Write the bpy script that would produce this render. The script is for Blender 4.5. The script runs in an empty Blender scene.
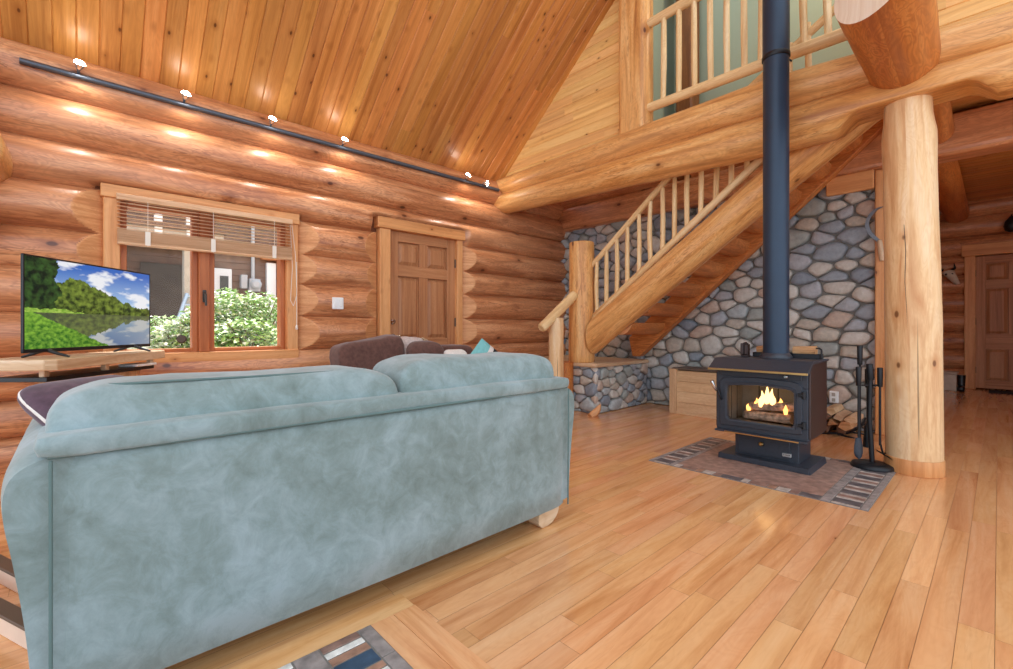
import bpy, bmesh, math, random
from mathutils import Vector, Matrix, noise
R = random.Random(7)
PI = math.pi
sc = bpy.context.scene
COL = sc.collection
V = Vector

# ------------------------------------------------------------------ materials
def srgb(r, g, b):
    f = lambda c: (c / 255 / 12.92) if c / 255 <= .04045 else ((c / 255 + .055) / 1.055) ** 2.4
    return (f(r), f(g), f(b), 1)

class NT:
    def __init__(s, name):
        s.m = bpy.data.materials.new(name); s.m.use_nodes = True
        s.t = s.m.node_tree; s.n = s.t.nodes
        s.b = s.n['Principled BSDF']
    def new(s, typ, **kw):
        n = s.n.new(typ)
        for k, v in kw.items():
            if k in n.inputs: n.inputs[k].default_value = v
            else: setattr(n, k, v)
        return n
    def link(s, a, b): s.t.links.new(a, b)
    def math(s, op, a, b=None, clamp=False):
        n = s.n.new('ShaderNodeMath'); n.operation = op; n.use_clamp = clamp
        for i, x in enumerate((a, b)):
            if x is None: continue
            if isinstance(x, (int, float)): n.inputs[i].default_value = x
            else: s.link(x, n.inputs[i])
        return n.outputs[0]
    def ramp(s, fac, stops, interp='LINEAR'):
        n = s.n.new('ShaderNodeValToRGB'); n.color_ramp.interpolation = interp
        el = n.color_ramp.elements
        while len(el) < len(stops): el.new(.5)
        for e, (p, c) in zip(el, stops): e.position = p; e.color = c
        s.link(fac, n.inputs[0]); return n.outputs[0]
    def mix(s, fac, a, b, mode='MIX'):
        n = s.n.new('ShaderNodeMix'); n.data_type = 'RGBA'; n.blend_type = mode
        for sock, x in ((n.inputs[0], fac), (n.inputs[6], a), (n.inputs[7], b)):
            if isinstance(x, (int, float)): sock.default_value = x
            elif isinstance(x, tuple): sock.default_value = x
            else: s.link(x, sock)
        return n.outputs[2]
    def noise(s, vec, scale, detail=4, rough=.55, dist=0):
        n = s.new('ShaderNodeTexNoise', Scale=scale, Detail=detail, Roughness=rough, Distortion=dist)
        s.link(vec, n.inputs['Vector']); return n.outputs['Fac']
    def bump(s, h, strength=.2, dist=.01):
        n = s.new('ShaderNodeBump', Strength=strength, Distance=dist)
        s.link(h, n.inputs['Height']); s.link(n.outputs[0], s.b.inputs['Normal'])
    def set(s, **kw):
        for k, v in kw.items():
            i = s.b.inputs[k.replace('_', ' ')]
            if hasattr(v, 'default_value') or hasattr(v, 'is_linked'): s.link(v, i)
            else: i.default_value = v
        return s.m

def wood(name, light, mid, dark, rough=.45, var=.35, knots=1.0, fig=.35, per_board=False, coat=0, gs=1.0, knot_size=1.0, check=0.0, ustretch=1.0, streak=0.0, hue=.008, spec=.35):
    """UV is in metres: u along the grain, v across it"""
    s = NT(name)
    uv = s.new('ShaderNodeUVMap').outputs[0]
    if per_board:
        at = s.new('ShaderNodeAttribute', attribute_name='rnd'); rnd = at.outputs['Fac']
    else:
        rnd = s.new('ShaderNodeObjectInfo').outputs['Random']
    off = s.n.new('ShaderNodeCombineXYZ')
    s.link(s.math('MULTIPLY', rnd, 37.3), off.inputs[0]); s.link(s.math('MULTIPLY', rnd, 91.7), off.inputs[1])
    add = s.new('ShaderNodeVectorMath', operation='ADD'); s.link(uv, add.inputs[0]); s.link(off.outputs[0], add.inputs[1])
    P = add.outputs[0]
    def mapped(a, b):
        m = s.new('ShaderNodeMapping'); m.inputs['Scale'].default_value = (a, b, 1); s.link(P, m.inputs[0]); return m.outputs[0]
    g1 = s.noise(mapped(1.1 * gs * ustretch, 13 * gs), 1.0, 5, .6, .8)
    g2 = s.noise(mapped(2.4 * gs * ustretch, 8 * gs), 1.0, 3, .5, .6)
    fine = s.noise(mapped(5 * gs * ustretch, 120 * gs), 1.0, 3, .6)
    bands = s.math('SINE', s.math('MULTIPLY', g2, 48.0))
    bands = s.math('POWER', s.math('ABSOLUTE', bands), 3.0)
    c = s.ramp(g1, [(.28, dark), (.5, mid), (.72, light)])
    c = s.mix(s.math('MULTIPLY', bands, fig), c, dark)
    c = s.mix(s.math('MULTIPLY', fine, .28), c, mid)
    if streak:
        sk_ = s.noise(mapped(5.5 * gs * ustretch, 42 * gs), 1.0, 3, .6, 1.6)
        skm = s.ramp(sk_, [(.53, (0, 0, 0, 1)), (.63, (1, 1, 1, 1))])
        am = s.noise(mapped(1.3, 3.0), 1.0, 2)
        skm = s.math('MULTIPLY', skm, s.ramp(am, [(.32, (.15, .15, .15, 1)), (.62, (1, 1, 1, 1))]))
        c = s.mix(s.math('MULTIPLY', skm, streak), c, dark)
    # broad tonal patches
    big = s.noise(mapped(.5, 1.6), 1.0, 2)
    c = s.mix(s.math('MULTIPLY', s.math('SUBTRACT', big, .35, True), .8), c, light)
    if per_board:
        hs = s.new('ShaderNodeHueSaturation')
        s.link(s.math('ADD', s.math('MULTIPLY', rnd, var), 1 - var / 2), hs.inputs['Value'])
        r2 = s.math('FRACT', s.math('MULTIPLY', rnd, 7.77))
        s.link(s.math('ADD', s.math('MULTIPLY', r2, hue), .5 - hue / 2), hs.inputs['Hue'])
        s.link(c, hs.inputs['Color']); c = hs.outputs[0]
    if check:
        ck = s.noise(mapped(.55, 26), 1.0, 1, .3, .3)
        ckm = s.ramp(ck, [(.25, (1, 1, 1, 1)), (.27, (0, 0, 0, 1))])
        c = s.mix(s.math('MULTIPLY', ckm, check), c, (dark[0] * .18, dark[1] * .15, dark[2] * .15, 1))
    if knots:
        vo = s.new('ShaderNodeTexVoronoi', Scale=1.0, Randomness=1.0); s.link(mapped(2.6 * knots, 4.6 * knots), vo.inputs['Vector'])
        d = vo.outputs['Distance']
        k1 = s.ramp(d, [(.055 * knot_size, (1, 1, 1, 1)), (.085 * knot_size, (0, 0, 0, 1))])
        k2 = s.ramp(d, [(.07 * knot_size, (1, 1, 1, 1)), (.24 * knot_size, (0, 0, 0, 1))])
        c = s.mix(s.math('MULTIPLY', k2, .5), c, dark)
        c = s.mix(s.math('MULTIPLY', k1, .85), c, (dark[0] * .3, dark[1] * .25, dark[2] * .22, 1))
    s.bump(s.math('ADD', s.math('MULTIPLY', g1, .8), s.math('MULTIPLY', fine, .2)), .25, .006)
    s.set(Base_Color=c, Roughness=rough)
    s.b.inputs['Specular IOR Level'].default_value = spec
    if coat: s.b.inputs['Coat Weight'].default_value = coat; s.b.inputs['Coat Roughness'].default_value = .12 if rough < .25 else .3
    return s.m

def plain(name, col, rough=.5, metal=0, nscale=0, namp=.15, spec=.5, **kw):
    s = NT(name)
    if nscale:
        tc = s.new('ShaderNodeTexCoord').outputs['Object']
        f = s.noise(tc, nscale, 4)
        lo = tuple(x * (1 - namp) for x in col[:3]) + (1,); hi = tuple(min(1, x * (1 + namp)) for x in col[:3]) + (1,)
        s.set(Base_Color=s.ramp(f, [(.3, lo), (.7, hi)])); s.bump(f, .12, .004)
    else: s.set(Base_Color=col)
    s.set(Roughness=rough, Metallic=metal); s.b.inputs['Specular IOR Level'].default_value = spec
    for k, v in kw.items(): s.b.inputs[k.replace('_', ' ')].default_value = v
    return s.m

def emit(name, col, st):
    s = NT(name); s.set(Base_Color=(0, 0, 0, 1), Emission_Color=col, Emission_Strength=st); return s.m

M = {}
M['log'] = wood('peeled_log', srgb(236, 180, 134), srgb(206, 136, 88), srgb(128, 60, 28), rough=.34, fig=.34, knots=.9, gs=1.0, streak=.75, spec=.5, check=.35, coat=.3)
M['beam'] = wood('golden_log', srgb(246, 204, 142), srgb(226, 162, 92), srgb(154, 82, 32), rough=.36, fig=.24, knots=.8, knot_size=.8, streak=.6, spec=.45)
M['purlin'] = wood('orange_log', srgb(226, 154, 84), srgb(200, 120, 56), srgb(146, 74, 30), rough=.42, fig=.5, knots=0, gs=.8, check=.8, streak=.4)
M['pale_log'] = wood('pale_post_log', srgb(248, 222, 184), srgb(238, 198, 146), srgb(196, 126, 68), rough=.45, fig=.14, knots=1.1, knot_size=.9, check=.6, streak=.3, gs=.9)
M['stick'] = wood('peeled_stick', srgb(250, 226, 182), srgb(238, 202, 146), srgb(190, 136, 80), rough=.45, fig=.2, knots=1.2, knot_size=.5, streak=.2)
M['tread'] = wood('tread_log', srgb(226, 154, 88), srgb(200, 122, 62), srgb(140, 70, 30), rough=.5, fig=.5, knots=0, streak=.5, gs=.8)
M['cut'] = wood('fresh_cut_wood', srgb(236, 184, 134), srgb(216, 152, 100), srgb(176, 104, 56), rough=.5, fig=.3, knots=0, gs=2)
M['endgrain'] = wood('pale_end_grain', srgb(244, 232, 214), srgb(238, 222, 200), srgb(214, 188, 156), rough=.6, fig=.15, knots=0, gs=2)
M['ceil'] = wood('pine_ceiling_board', srgb(222, 160, 94), srgb(202, 134, 68), srgb(146, 80, 32), rough=.34, var=.28, fig=.16, per_board=True, knots=2.0, knot_size=1.15, ustretch=.5, streak=.22, hue=.012, spec=.45)
M['gable'] = wood('pale_pine_board', srgb(248, 206, 140), srgb(238, 186, 114), srgb(192, 128, 66), rough=.42, var=.16, fig=.15, per_board=True, knots=1.8, knot_size=.8, ustretch=.5, streak=.18, hue=.01)
M['floor'] = wood('maple_floor_board', srgb(240, 192, 142), srgb(230, 170, 114), srgb(194, 122, 66), rough=.2, var=.15, fig=.1, per_board=True, knots=.6, knot_size=.25, gs=.9, coat=.4, streak=.22, hue=.012)
M['trim'] = wood('fir_trim', srgb(238, 182, 126), srgb(222, 156, 98), srgb(176, 104, 54), rough=.42, fig=.15, knots=1.4, knot_size=.7, ustretch=.6, streak=.2)
M['sash'] = wood('fir_sash', srgb(206, 132, 80), srgb(184, 106, 58), srgb(146, 74, 36), rough=.4, fig=.12, knots=0, ustretch=.6)
M['door'] = wood('fir_door', srgb(206, 150, 106), srgb(182, 122, 80), srgb(140, 84, 50), rough=.45, fig=.2, knots=0, gs=1.6, ustretch=.4)
M['slab'] = wood('sawn_slab', srgb(236, 214, 186), srgb(214, 182, 144), srgb(170, 122, 82), rough=.5, fig=.25, knots=.9, knot_size=.6)
M['box_wood'] = wood('sawn_box_board', srgb(236, 206, 168), srgb(218, 182, 140), srgb(182, 134, 92), rough=.55, fig=.35, knots=1.1, knot_size=.7, per_board=True, var=.2)
M['pale_wood'] = plain('pale_rail_wood', srgb(232, 208, 188), .5, nscale=9, namp=.06)
M['dark_edge'] = plain('dark_rail_top', srgb(98, 80, 66), .5)
M['grout'] = plain('mortar', srgb(128, 124, 118), .9, nscale=40)
M['subfloor'] = plain('floor_seam', srgb(160, 104, 60), .7)
M['cleft'] = plain('log_chinking', srgb(112, 62, 34), .8)

def stone_mat():
    s = NT('river_stone')
    at = s.new('ShaderNodeAttribute', attribute_name='rnd').outputs['Fac']
    tc = s.new('ShaderNodeTexCoord').outputs['Object']
    c = s.ramp(at, [(0, srgb(168, 172, 178)), (.16, srgb(200, 194, 184)), (.3, srgb(146, 156, 166)), (.44, srgb(188, 178, 164)), (.55, srgb(172, 180, 182)),
                    (.66, srgb(208, 202, 192)), (.76, srgb(156, 162, 158)), (.86, srgb(194, 172, 156)), (.94, srgb(130, 140, 152)), (1, srgb(212, 206, 198))], 'CONSTANT')
    n = s.noise(tc, 26, 6, .65); n2 = s.noise(tc, 7, 3)
    c = s.mix(.55, c, s.ramp(n, [(.3, (.3, .3, .31, 1)), (.7, (.74, .73, .72, 1))]), 'OVERLAY')
    c = s.mix(s.math('MULTIPLY', n2, .22), c, srgb(148, 142, 128))
    s.set(Base_Color=c, Roughness=.55); s.bump(n, .35, .006); return s.m
M['stone'] = stone_mat()

def suede():
    s = NT('sage_suede')
    tc = s.new('ShaderNodeTexCoord').outputs['Object']
    a = s.noise(tc, 2.6, 6, .66, .5); b = s.noise(tc, 14, 5, .7, .7); f = s.noise(tc, 260, 2)
    m = s.math('ADD', s.math('MULTIPLY', a, .62), s.math('MULTIPLY', b, .38))
    c = s.ramp(m, [(.36, srgb(104, 120, 116)), (.46, srgb(122, 140, 138)), (.5, srgb(129, 148, 148)), (.62, srgb(150, 168, 172))])
    c = s.mix(s.math('MULTIPLY', f, .12), c, srgb(172, 184, 182))
    s.set(Base_Color=c, Roughness=.85); s.bump(f, .08, .002)
    s.b.inputs['Sheen Weight'].default_value = .35; s.b.inputs['Sheen Roughness'].default_value = .5
    s.b.inputs['Specular IOR Level'].default_value = .15
    return s.m
M['suede'] = suede()
M['welt'] = plain('suede_welt', srgb(100, 122, 120), .9, spec=.1)
M['brown'] = plain('brown_fabric', srgb(98, 68, 60), .85, nscale=30, namp=.25, spec=.15, Sheen_Weight=.3)
M['plum'] = plain('plum_fabric', srgb(88, 66, 78), .85, nscale=40, namp=.25, spec=.15, Sheen_Weight=.3)
M['cream'] = plain('cream_fabric', srgb(226, 218, 210), .9, nscale=60, namp=.08)
M['throw'] = plain('grey_throw', srgb(196, 184, 180), .95, nscale=50, namp=.18)
M['tan_fringe'] = plain('tan_throw', srgb(190, 160, 128), .95, nscale=60, namp=.2)
M['teal'] = plain('teal_fabric', srgb(122, 186, 186), .85, nscale=40, namp=.1)
M['black_fabric'] = plain('black_fabric', srgb(36, 36, 42), .85)
M['stove'] = plain('stove_black', srgb(54, 60, 70), .42, .1, nscale=60, namp=.12)
M['stove_side'] = plain('stove_brown_shield', srgb(66, 52, 50), .4, .3)
M['pipe'] = plain('pipe_black', srgb(40, 58, 78), .42, .25, nscale=8, namp=.06)
M['black'] = plain('iron_black', srgb(32, 34, 38), .45, .3)
M['brass'] = plain('brass', srgb(212, 176, 116), .28, 1)
M['chrome'] = plain('chrome', srgb(205, 205, 205), .2, 1)
M['brick'] = plain('firebrick', srgb(150, 138, 122), .9, nscale=14, namp=.12)
M['soot'] = plain('sooty_steel', srgb(58, 54, 52), .8)
M['white'] = plain('white_plastic', srgb(238, 238, 236), .4)
M['hinge'] = plain('dark_hinge', srgb(70, 66, 62), .4, .6)
M['plastic'] = plain('black_plastic', srgb(24, 25, 28), .35)
M['track'] = plain('track_grey', srgb(84, 92, 104), .4, .3)
M['blind'] = wood('blind_slat_wood', srgb(232, 196, 160), srgb(214, 170, 130), srgb(180, 128, 88), rough=.45, fig=.1, knots=0, gs=2)
M['cord'] = plain('white_cord', srgb(232, 222, 208), .6)
M['plaster'] = plain('sage_plaster', srgb(158, 170, 150), .85, nscale=1.4, namp=.05)
M['dark_log'] = wood('weathered_brown_post', srgb(150, 96, 52), srgb(124, 76, 40), srgb(84, 46, 22), rough=.5, fig=.3, knots=.8)
M['steel'] = plain('sickle_steel', srgb(126, 132, 140), .45, .7, nscale=30, namp=.12)
M['bark'] = plain('bark', srgb(112, 84, 66), .9, nscale=30, namp=.3)
M['split'] = wood('split_firewood', srgb(226, 184, 138), srgb(200, 146, 98), srgb(150, 98, 58), rough=.7, fig=.3, knots=0, gs=3)
M['burn'] = plain('charring_wood', srgb(190, 152, 126), .85, nscale=26, namp=.75)
M['bone'] = plain('bleached_bone', srgb(206, 194, 176), .6, nscale=20, namp=.12)
M['stonebox'] = plain('pale_stone_block', srgb(196, 186, 170), .7, nscale=12, namp=.1)
M['matt'] = plain('door_mat_rubber', srgb(42, 42, 44), .9, nscale=80, namp=.3)
M['badge'] = plain('pewter_badge', srgb(200, 204, 206), .3, .8)
M['badge_ink'] = plain('badge_ink', srgb(70, 76, 80), .5)
M['flame'] = emit('flame', (1, .42, .1, 1), 3.5)
M['flame2'] = emit('flame_core', (1, .60, .22, 1), 3.2)
M['bulb'] = emit('lit_bulb', (1, .93, .82, 1), 60)
M['bulb_glass'] = plain('lamp_reflector', srgb(220, 215, 205), .15, .8)
def glass(name, rough=0.0):
    s = NT(name)
    s.n.remove(s.b)
    tr = s.new('ShaderNodeBsdfTransparent'); gl = s.new('ShaderNodeBsdfGlossy', Roughness=.02)
    mx = s.new('ShaderNodeMixShader'); fr = s.new('ShaderNodeFresnel', IOR=1.3)
    s.link(s.math('MULTIPLY', fr.outputs[0], .6), mx.inputs[0]); s.link(tr.outputs[0], mx.inputs[1]); s.link(gl.outputs[0], mx.inputs[2])
    s.link(mx.outputs[0], s.n['Material Output'].inputs[0]); return s.m
M['glass'] = glass('window_glass')
# tiles
for k, c in dict(t_grey=(150, 140, 136), t_brown=(146, 116, 104), t_slate=(98, 92, 94), t_pale=(186, 174, 164), t_blue=(58, 80, 104), t_white=(222, 220, 214), t_rust=(168, 128, 106), t_field=(160, 128, 114)).items():
    M[k] = plain(k.replace('t_', 'slate_tile_'), srgb(*c), .42, nscale=22, namp=.36)
# outside
M['shingle'] = plain('cedar_shingle', srgb(124, 100, 84), .85, nscale=9, namp=.25)
M['grey_post'] = plain('weathered_grey_wood', srgb(176, 168, 156), .8, nscale=8, namp=.12)
M['dark_recess'] = plain('recess_shade_and_sticker', srgb(92, 84, 76), .9, nscale=4, namp=.2)  # shade of the porch recess as a colour; the window sticker shares it
M['white_paint'] = plain('white_paint', srgb(232, 236, 238), .5)
M['door_glass'] = plain('dark_door_glass', srgb(60, 76, 80), .15)
M['meter'] = plain('meter_grey', srgb(186, 190, 194), .5, .1)
M['orange_wood'] = plain('stained_wood', srgb(190, 120, 74), .6, nscale=6, namp=.1)
M['gravel'] = plain('gravel', srgb(190, 184, 172), .95, nscale=60, namp=.35)
M['alu'] = plain('aluminium', srgb(176, 190, 204), .35, .5)
def leafm(name, a, b, c):
    s = NT(name); at = s.new('ShaderNodeAttribute', attribute_name='rnd').outputs['Fac']
    s.set(Base_Color=s.ramp(at, [(0, a), (.5, b), (1, c)]), Roughness=.5)
    s.b.inputs['Subsurface Weight'].default_value = 0
    return s.m
M['leaf'] = leafm('shrub_leaf', srgb(96, 140, 60), srgb(150, 190, 100), srgb(206, 226, 170))
M['leaf_white'] = leafm('pale_leaf', srgb(176, 196, 150), srgb(226, 232, 214), srgb(248, 248, 240))
M['stem'] = plain('stem_green', srgb(96, 92, 60), .8)

# ------------------------------------------------------------------ mesh builder
class MB:
    def __init__(s, *mats):
        s.v = []; s.f = []; s.uv = []; s.mi = []; s.sm = []; s.rn = []
        s.mats = list(mats)
    def mid(s, m):
        if m is None: return 0
        if m not in s.mats: s.mats.append(m)
        return s.mats.index(m)
    def face(s, idx, uv=None, m=None, smooth=False, rn=0.0):
        s.f.append(tuple(idx)); s.uv.append(uv or [(0, 0)] * len(idx)); s.mi.append(s.mid(m)); s.sm.append(smooth); s.rn.append(rn)
    def quad(s, pts, uv=None, m=None, rn=0.0, smooth=False):
        b = len(s.v); s.v += [V(p) for p in pts]
        s.face(range(b, b + len(pts)), uv, m, smooth, rn)
    def grid(s, P, m=None, smooth=True, closed_u=False, closed_v=False, uvf=None, rn=0.0, flip=False):
        """P[i][j] rows"""
        nu, nv = len(P), len(P[0]); b = len(s.v)
        for row in P: s.v += [V(p) for p in row]
        iu = nu if closed_u else nu - 1; iv = nv if closed_v else nv - 1
        for i in range(iu):
            for j in range(iv):
                q = [b + i * nv + j, b + ((i + 1) % nu) * nv + j, b + ((i + 1) % nu) * nv + (j + 1) % nv, b + i * nv + (j + 1) % nv]
                ij = [(i, j), (i + 1, j), (i + 1, j + 1), (i, j + 1)]
                uv = [uvf(a, c) for a, c in ij] if uvf else [(a / nu, c / nv) for a, c in ij]
                if flip: q.reverse(); uv.reverse()
                s.face(q, uv, m, smooth, rn)
    def bm(s, bm, Mx=None, m=None, smooth=False, rn=None, off=None):
        Mx = Mx or Matrix()
        bm.verts.index_update()
        lo = [min((v.co[i] for v in bm.verts), default=0) for i in range(3)]; hi = [max((v.co[i] for v in bm.verts), default=0) for i in range(3)]
        d = [hi[i] - lo[i] for i in range(3)]; a = d.index(max(d)); o1, o2 = [i for i in range(3) if i != a]
        off = off or (R.random() * 20, R.random() * 20); rn = R.random() if rn is None else rn
        b = len(s.v); s.v += [Mx @ v.co for v in bm.verts]
        for f in bm.faces:
            n = f.normal; k = o1 if abs(n[o2]) >= abs(n[o1]) else o2
            if abs(n[a]) > .7: uv = [(v.co[o1] + off[0], v.co[o2] + off[1]) for v in f.verts]
            else: uv = [(v.co[a] + off[0], v.co[k] + off[1] + (.5 if k == o2 else 0)) for v in f.verts]
            s.face([b + v.index for v in f.verts], uv, m, smooth, rn)
        bm.free()
    def box(s, lo, hi, m=None, bev=0.0, Mx=None, rn=None, seg=1):
        bm = bmesh.new(); bmesh.ops.create_cube(bm, size=1)
        lo, hi = V(lo), V(hi)
        for v in bm.verts: v.co = V(((lo[i] + hi[i]) / 2 + v.co[i] * (hi[i] - lo[i])) for i in range(3))
        if bev: bmesh.ops.bevel(bm, geom=bm.edges[:], offset=bev, segments=seg, affect='EDGES', profile=.5)
        bm.normal_update(); s.bm(bm, Mx, m, False, rn)
    def prism(s, poly, axis, a0, a1, m=None, bev=0.0, Mx=None, rn=None):
        """poly: 2D points in the plane across axis ('X': (y,z), 'Y': (x,z), 'Z': (x,y))"""
        bm = bmesh.new()
        def P(p, a): return {'X': (a, p[0], p[1]), 'Y': (p[0], a, p[1]), 'Z': (p[0], p[1], a)}[axis]
        A = [bm.verts.new(P(p, a0)) for p in poly]; B = [bm.verts.new(P(p, a1)) for p in poly]
        bm.faces.new(A); bm.faces.new(B)
        for i in range(len(poly)): bm.faces.new((A[i], A[(i + 1) % len(poly)], B[(i + 1) % len(poly)], B[i]))
        bmesh.ops.recalc_face_normals(bm, faces=bm.faces[:])
        if bev: bmesh.ops.bevel(bm, geom=bm.edges[:], offset=bev, segments=2, affect='EDGES', profile=.5)
        bm.normal_update(); s.bm(bm, Mx, m, False, rn)
    def tube(s, pts, rad, n=16, m=None, cap=True, capm=None, wob=0.0, seed=0, deform=None, sub=None, round_end=0.0, u0=None, flat=None, rn=0.0):
        pts = [V(p) for p in pts]
        if isinstance(rad, (int, float)): rad = [rad] * len(pts)
        if sub:
            P2, R2 = [], []
            L = [0]
            for a, b in zip(pts, pts[1:]): L.append(L[-1] + (b - a).length)
            for k in range(sub + 1):
                d = L[-1] * k / sub; i = 0
                while i < len(pts) - 2 and d > L[i + 1]: i += 1
                t = (d - L[i]) / max(1e-9, L[i + 1] - L[i])
                P2.append(pts[i].lerp(pts[i + 1], t)); R2.append(rad[i] + (rad[i + 1] - rad[i]) * t)
            pts, rad = P2, R2
        if round_end:
            t0 = (pts[1] - pts[0]).normalized(); t1 = (pts[-1] - pts[-2]).normalized(); e = round_end
            pts = [pts[0], pts[0] + t0 * e * .3, pts[0] + t0 * e] + pts[1:-1] + [pts[-1] - t1 * e, pts[-1] - t1 * e * .3, pts[-1]]
            rad = [max(rad[0] - e, rad[0] * .4), rad[0] - e * .3, rad[0]] + rad[1:-1] + [rad[-1], rad[-1] - e * .3, max(rad[-1] - e, rad[-1] * .4)]
        up = V((0, 0, 1)); T = [(pts[min(i + 1, len(pts) - 1)] - pts[max(i - 1, 0)]).normalized() for i in range(len(pts))]
        if abs(T[0].dot(up)) > .95: up = V((0, 1, 0))
        rows = []; d = 0.0; us = []
        side = T[0].cross(up).normalized()
        ph = R.random() * 9 + seed; u0 = R.random() * 30 if u0 is None else u0
        for i, p in enumerate(pts):
            side = (side - T[i] * side.dot(T[i])).normalized(); u = side.cross(T[i]).normalized()
            if i: d += (pts[i] - pts[i - 1]).length
            us.append(d); row = []
            for j in range(n):
                a = 2 * PI * j / n - PI / 2
                r = rad[i]
                if wob: r *= 1 + wob * (noise.noise(V((d * 1.3 + ph, math.cos(a) * .8, math.sin(a) * .95))) + .5 * noise.noise(V((d * 4 + ph, math.cos(a) * 2, math.sin(a) * 2))))
                q = p + side * (math.cos(a) * r) + u * (math.sin(a) * r)
                if deform: q = deform(q, d, a)
                row.append(q)
            rows.append(row)
        rm = sum(rad) / len(rad)
        s.grid(rows, m, True, closed_v=True, uvf=lambda i, j: (us[i] + u0, j / n * 2 * PI * rm), rn=rn)
        if cap:
            for row, fl in ((rows[0], False), (rows[-1], True)):
                b = len(s.v); s.v += [V(q) for q in row]; idx = list(range(b, b + n)); c = sum(row, V()) / n
                uv = [((q - c).length * math.cos(j / n * 2 * PI) * .2 + u0, (q - c).length * math.sin(j / n * 2 * PI)) for j, q in enumerate(row)]
                if fl: idx.reverse(); uv.reverse()
                s.face(idx, uv, capm or m, False, rn)
    def lathe(s, prof, c, n=24, m=None, axis=V((0, 0, 1)), smooth=True):
        """prof: [(r, h)]"""
        q = axis.to_track_quat('Z', 'Y'); c = V(c)
        rows = [[c + q @ V((r * math.cos(2 * PI * j / n), r * math.sin(2 * PI * j / n), h)) for j in range(n)] for r, h in prof]
        s.grid(rows, m, smooth, closed_v=True)
        for row, fl in ((rows[0], True), (rows[-1], False)):
            b = len(s.v); s.v += row; idx = list(range(b, b + n))
            if fl: idx.reverse()
            s.face(idx, None, m, False)
    @staticmethod
    def pillow_point(c, size, e, ph, th, fn, out=0.0):
        def sg(x, p): return math.copysign(abs(x) ** p, x)
        p = V((sg(math.cos(ph), e[0]) * sg(math.cos(th), e[1]), sg(math.cos(ph), e[0]) * sg(math.sin(th), e[1]), sg(math.sin(ph), e[0])))
        return fn(V((p.x * (size[0] / 2 + out), p.y * (size[1] / 2 + out), p.z * (size[2] / 2 + out)))) + V(c)
    def pillow(s, c, size, e=(.45, .45), m=None, Mx=None, wr=0.0, nu=28, nv=40, seed=0, pinch=0.0, fn=None):
        """superellipsoid cushion centred at c"""
        def sg(x, p): return math.copysign(abs(x) ** p, x)
        rows = []
        for i in range(nu + 1):
            ph = -PI / 2 + PI * i / nu; row = []
            for j in range(nv):
                th = 2 * PI * j / nv
                p = V((sg(math.cos(ph), e[0]) * sg(math.cos(th), e[1]), sg(math.cos(ph), e[0]) * sg(math.sin(th), e[1]), sg(math.sin(ph), e[0])))
                q = V((p.x * size[0] / 2, p.y * size[1] / 2, p.z * size[2] / 2))
                if pinch:
                    k = 1 - pinch * (abs(p.x) ** 3 * .5 + abs(p.y) ** 3 * .5); q.z *= k
                if wr:
                    nn = noise.noise(V((q.x * 5 + seed, q.y * 5, q.z * 5))) + .5 * noise.noise(V((q.x * 13, q.y * 13 + seed, q.z * 13)))
                    q += p.normalized() * wr * nn
                if fn: q = fn(q)
                row.append((Mx @ q if Mx else q) + V(c))
            rows.append(row)
        s.grid(rows, m, True, closed_v=True, flip=True)
    def build(s, name, parent=None, root=None, origin=None):
        me = bpy.data.meshes.new(name)
        if root is not None: o0 = V(root.location) if root.type == 'EMPTY' or root.parent is None else V((0, 0, 0))
        if parent is None:
            if origin is None:
                xs = [p.x for p in s.v]; ys = [p.y for p in s.v]; zs = [p.z for p in s.v]
                origin = V(((min(xs) + max(xs)) / 2, (min(ys) + max(ys)) / 2, min(zs)))
            off = V(origin)
        else:
            top = parent
            while top.parent: top = top.parent
            off = V(top.location)
        me.from_pydata([tuple(p - off) for p in s.v], [], s.f)
        for m in s.mats: me.materials.append(m)
        if not s.mats: me.materials.append(M['white'])
        me.polygons.foreach_set('material_index', s.mi); me.polygons.foreach_set('use_smooth', s.sm)
        ul = me.uv_layers.new(name='UVMap'); ul.data.foreach_set('uv', [c for f in s.uv for t in f for c in t])
        at = me.attributes.new('rnd', 'FLOAT', 'FACE'); at.data.foreach_set('value', s.rn)
        me.update()
        o = bpy.data.objects.new(name, me); COL.objects.link(o)
        if parent: o.parent = parent
        else: o.location = off
        return o

def tag(o, label=None, cat=None, group=None, kind=None):
    if label: o['label'] = label
    if cat: o['category'] = cat
    if group: o['group'] = group
    if kind: o['kind'] = kind
    return o
def empty(name, loc, label=None, cat=None, group=None, kind=None):
    o = bpy.data.objects.new(name, None); COL.objects.link(o); o.location = loc; o.empty_display_size = .1
    return tag(o, label, cat, group, kind)
def frame(origin, xdir, zdir=(0, 0, 1)):
    x = V(xdir).normalized(); z = V(zdir); y = z.cross(x).normalized(); z = x.cross(y)
    return Matrix(((x.x, y.x, z.x, origin[0]), (x.y, y.y, z.y, origin[1]), (x.z, y.z, z.z, origin[2]), (0, 0, 0, 1)))

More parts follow.
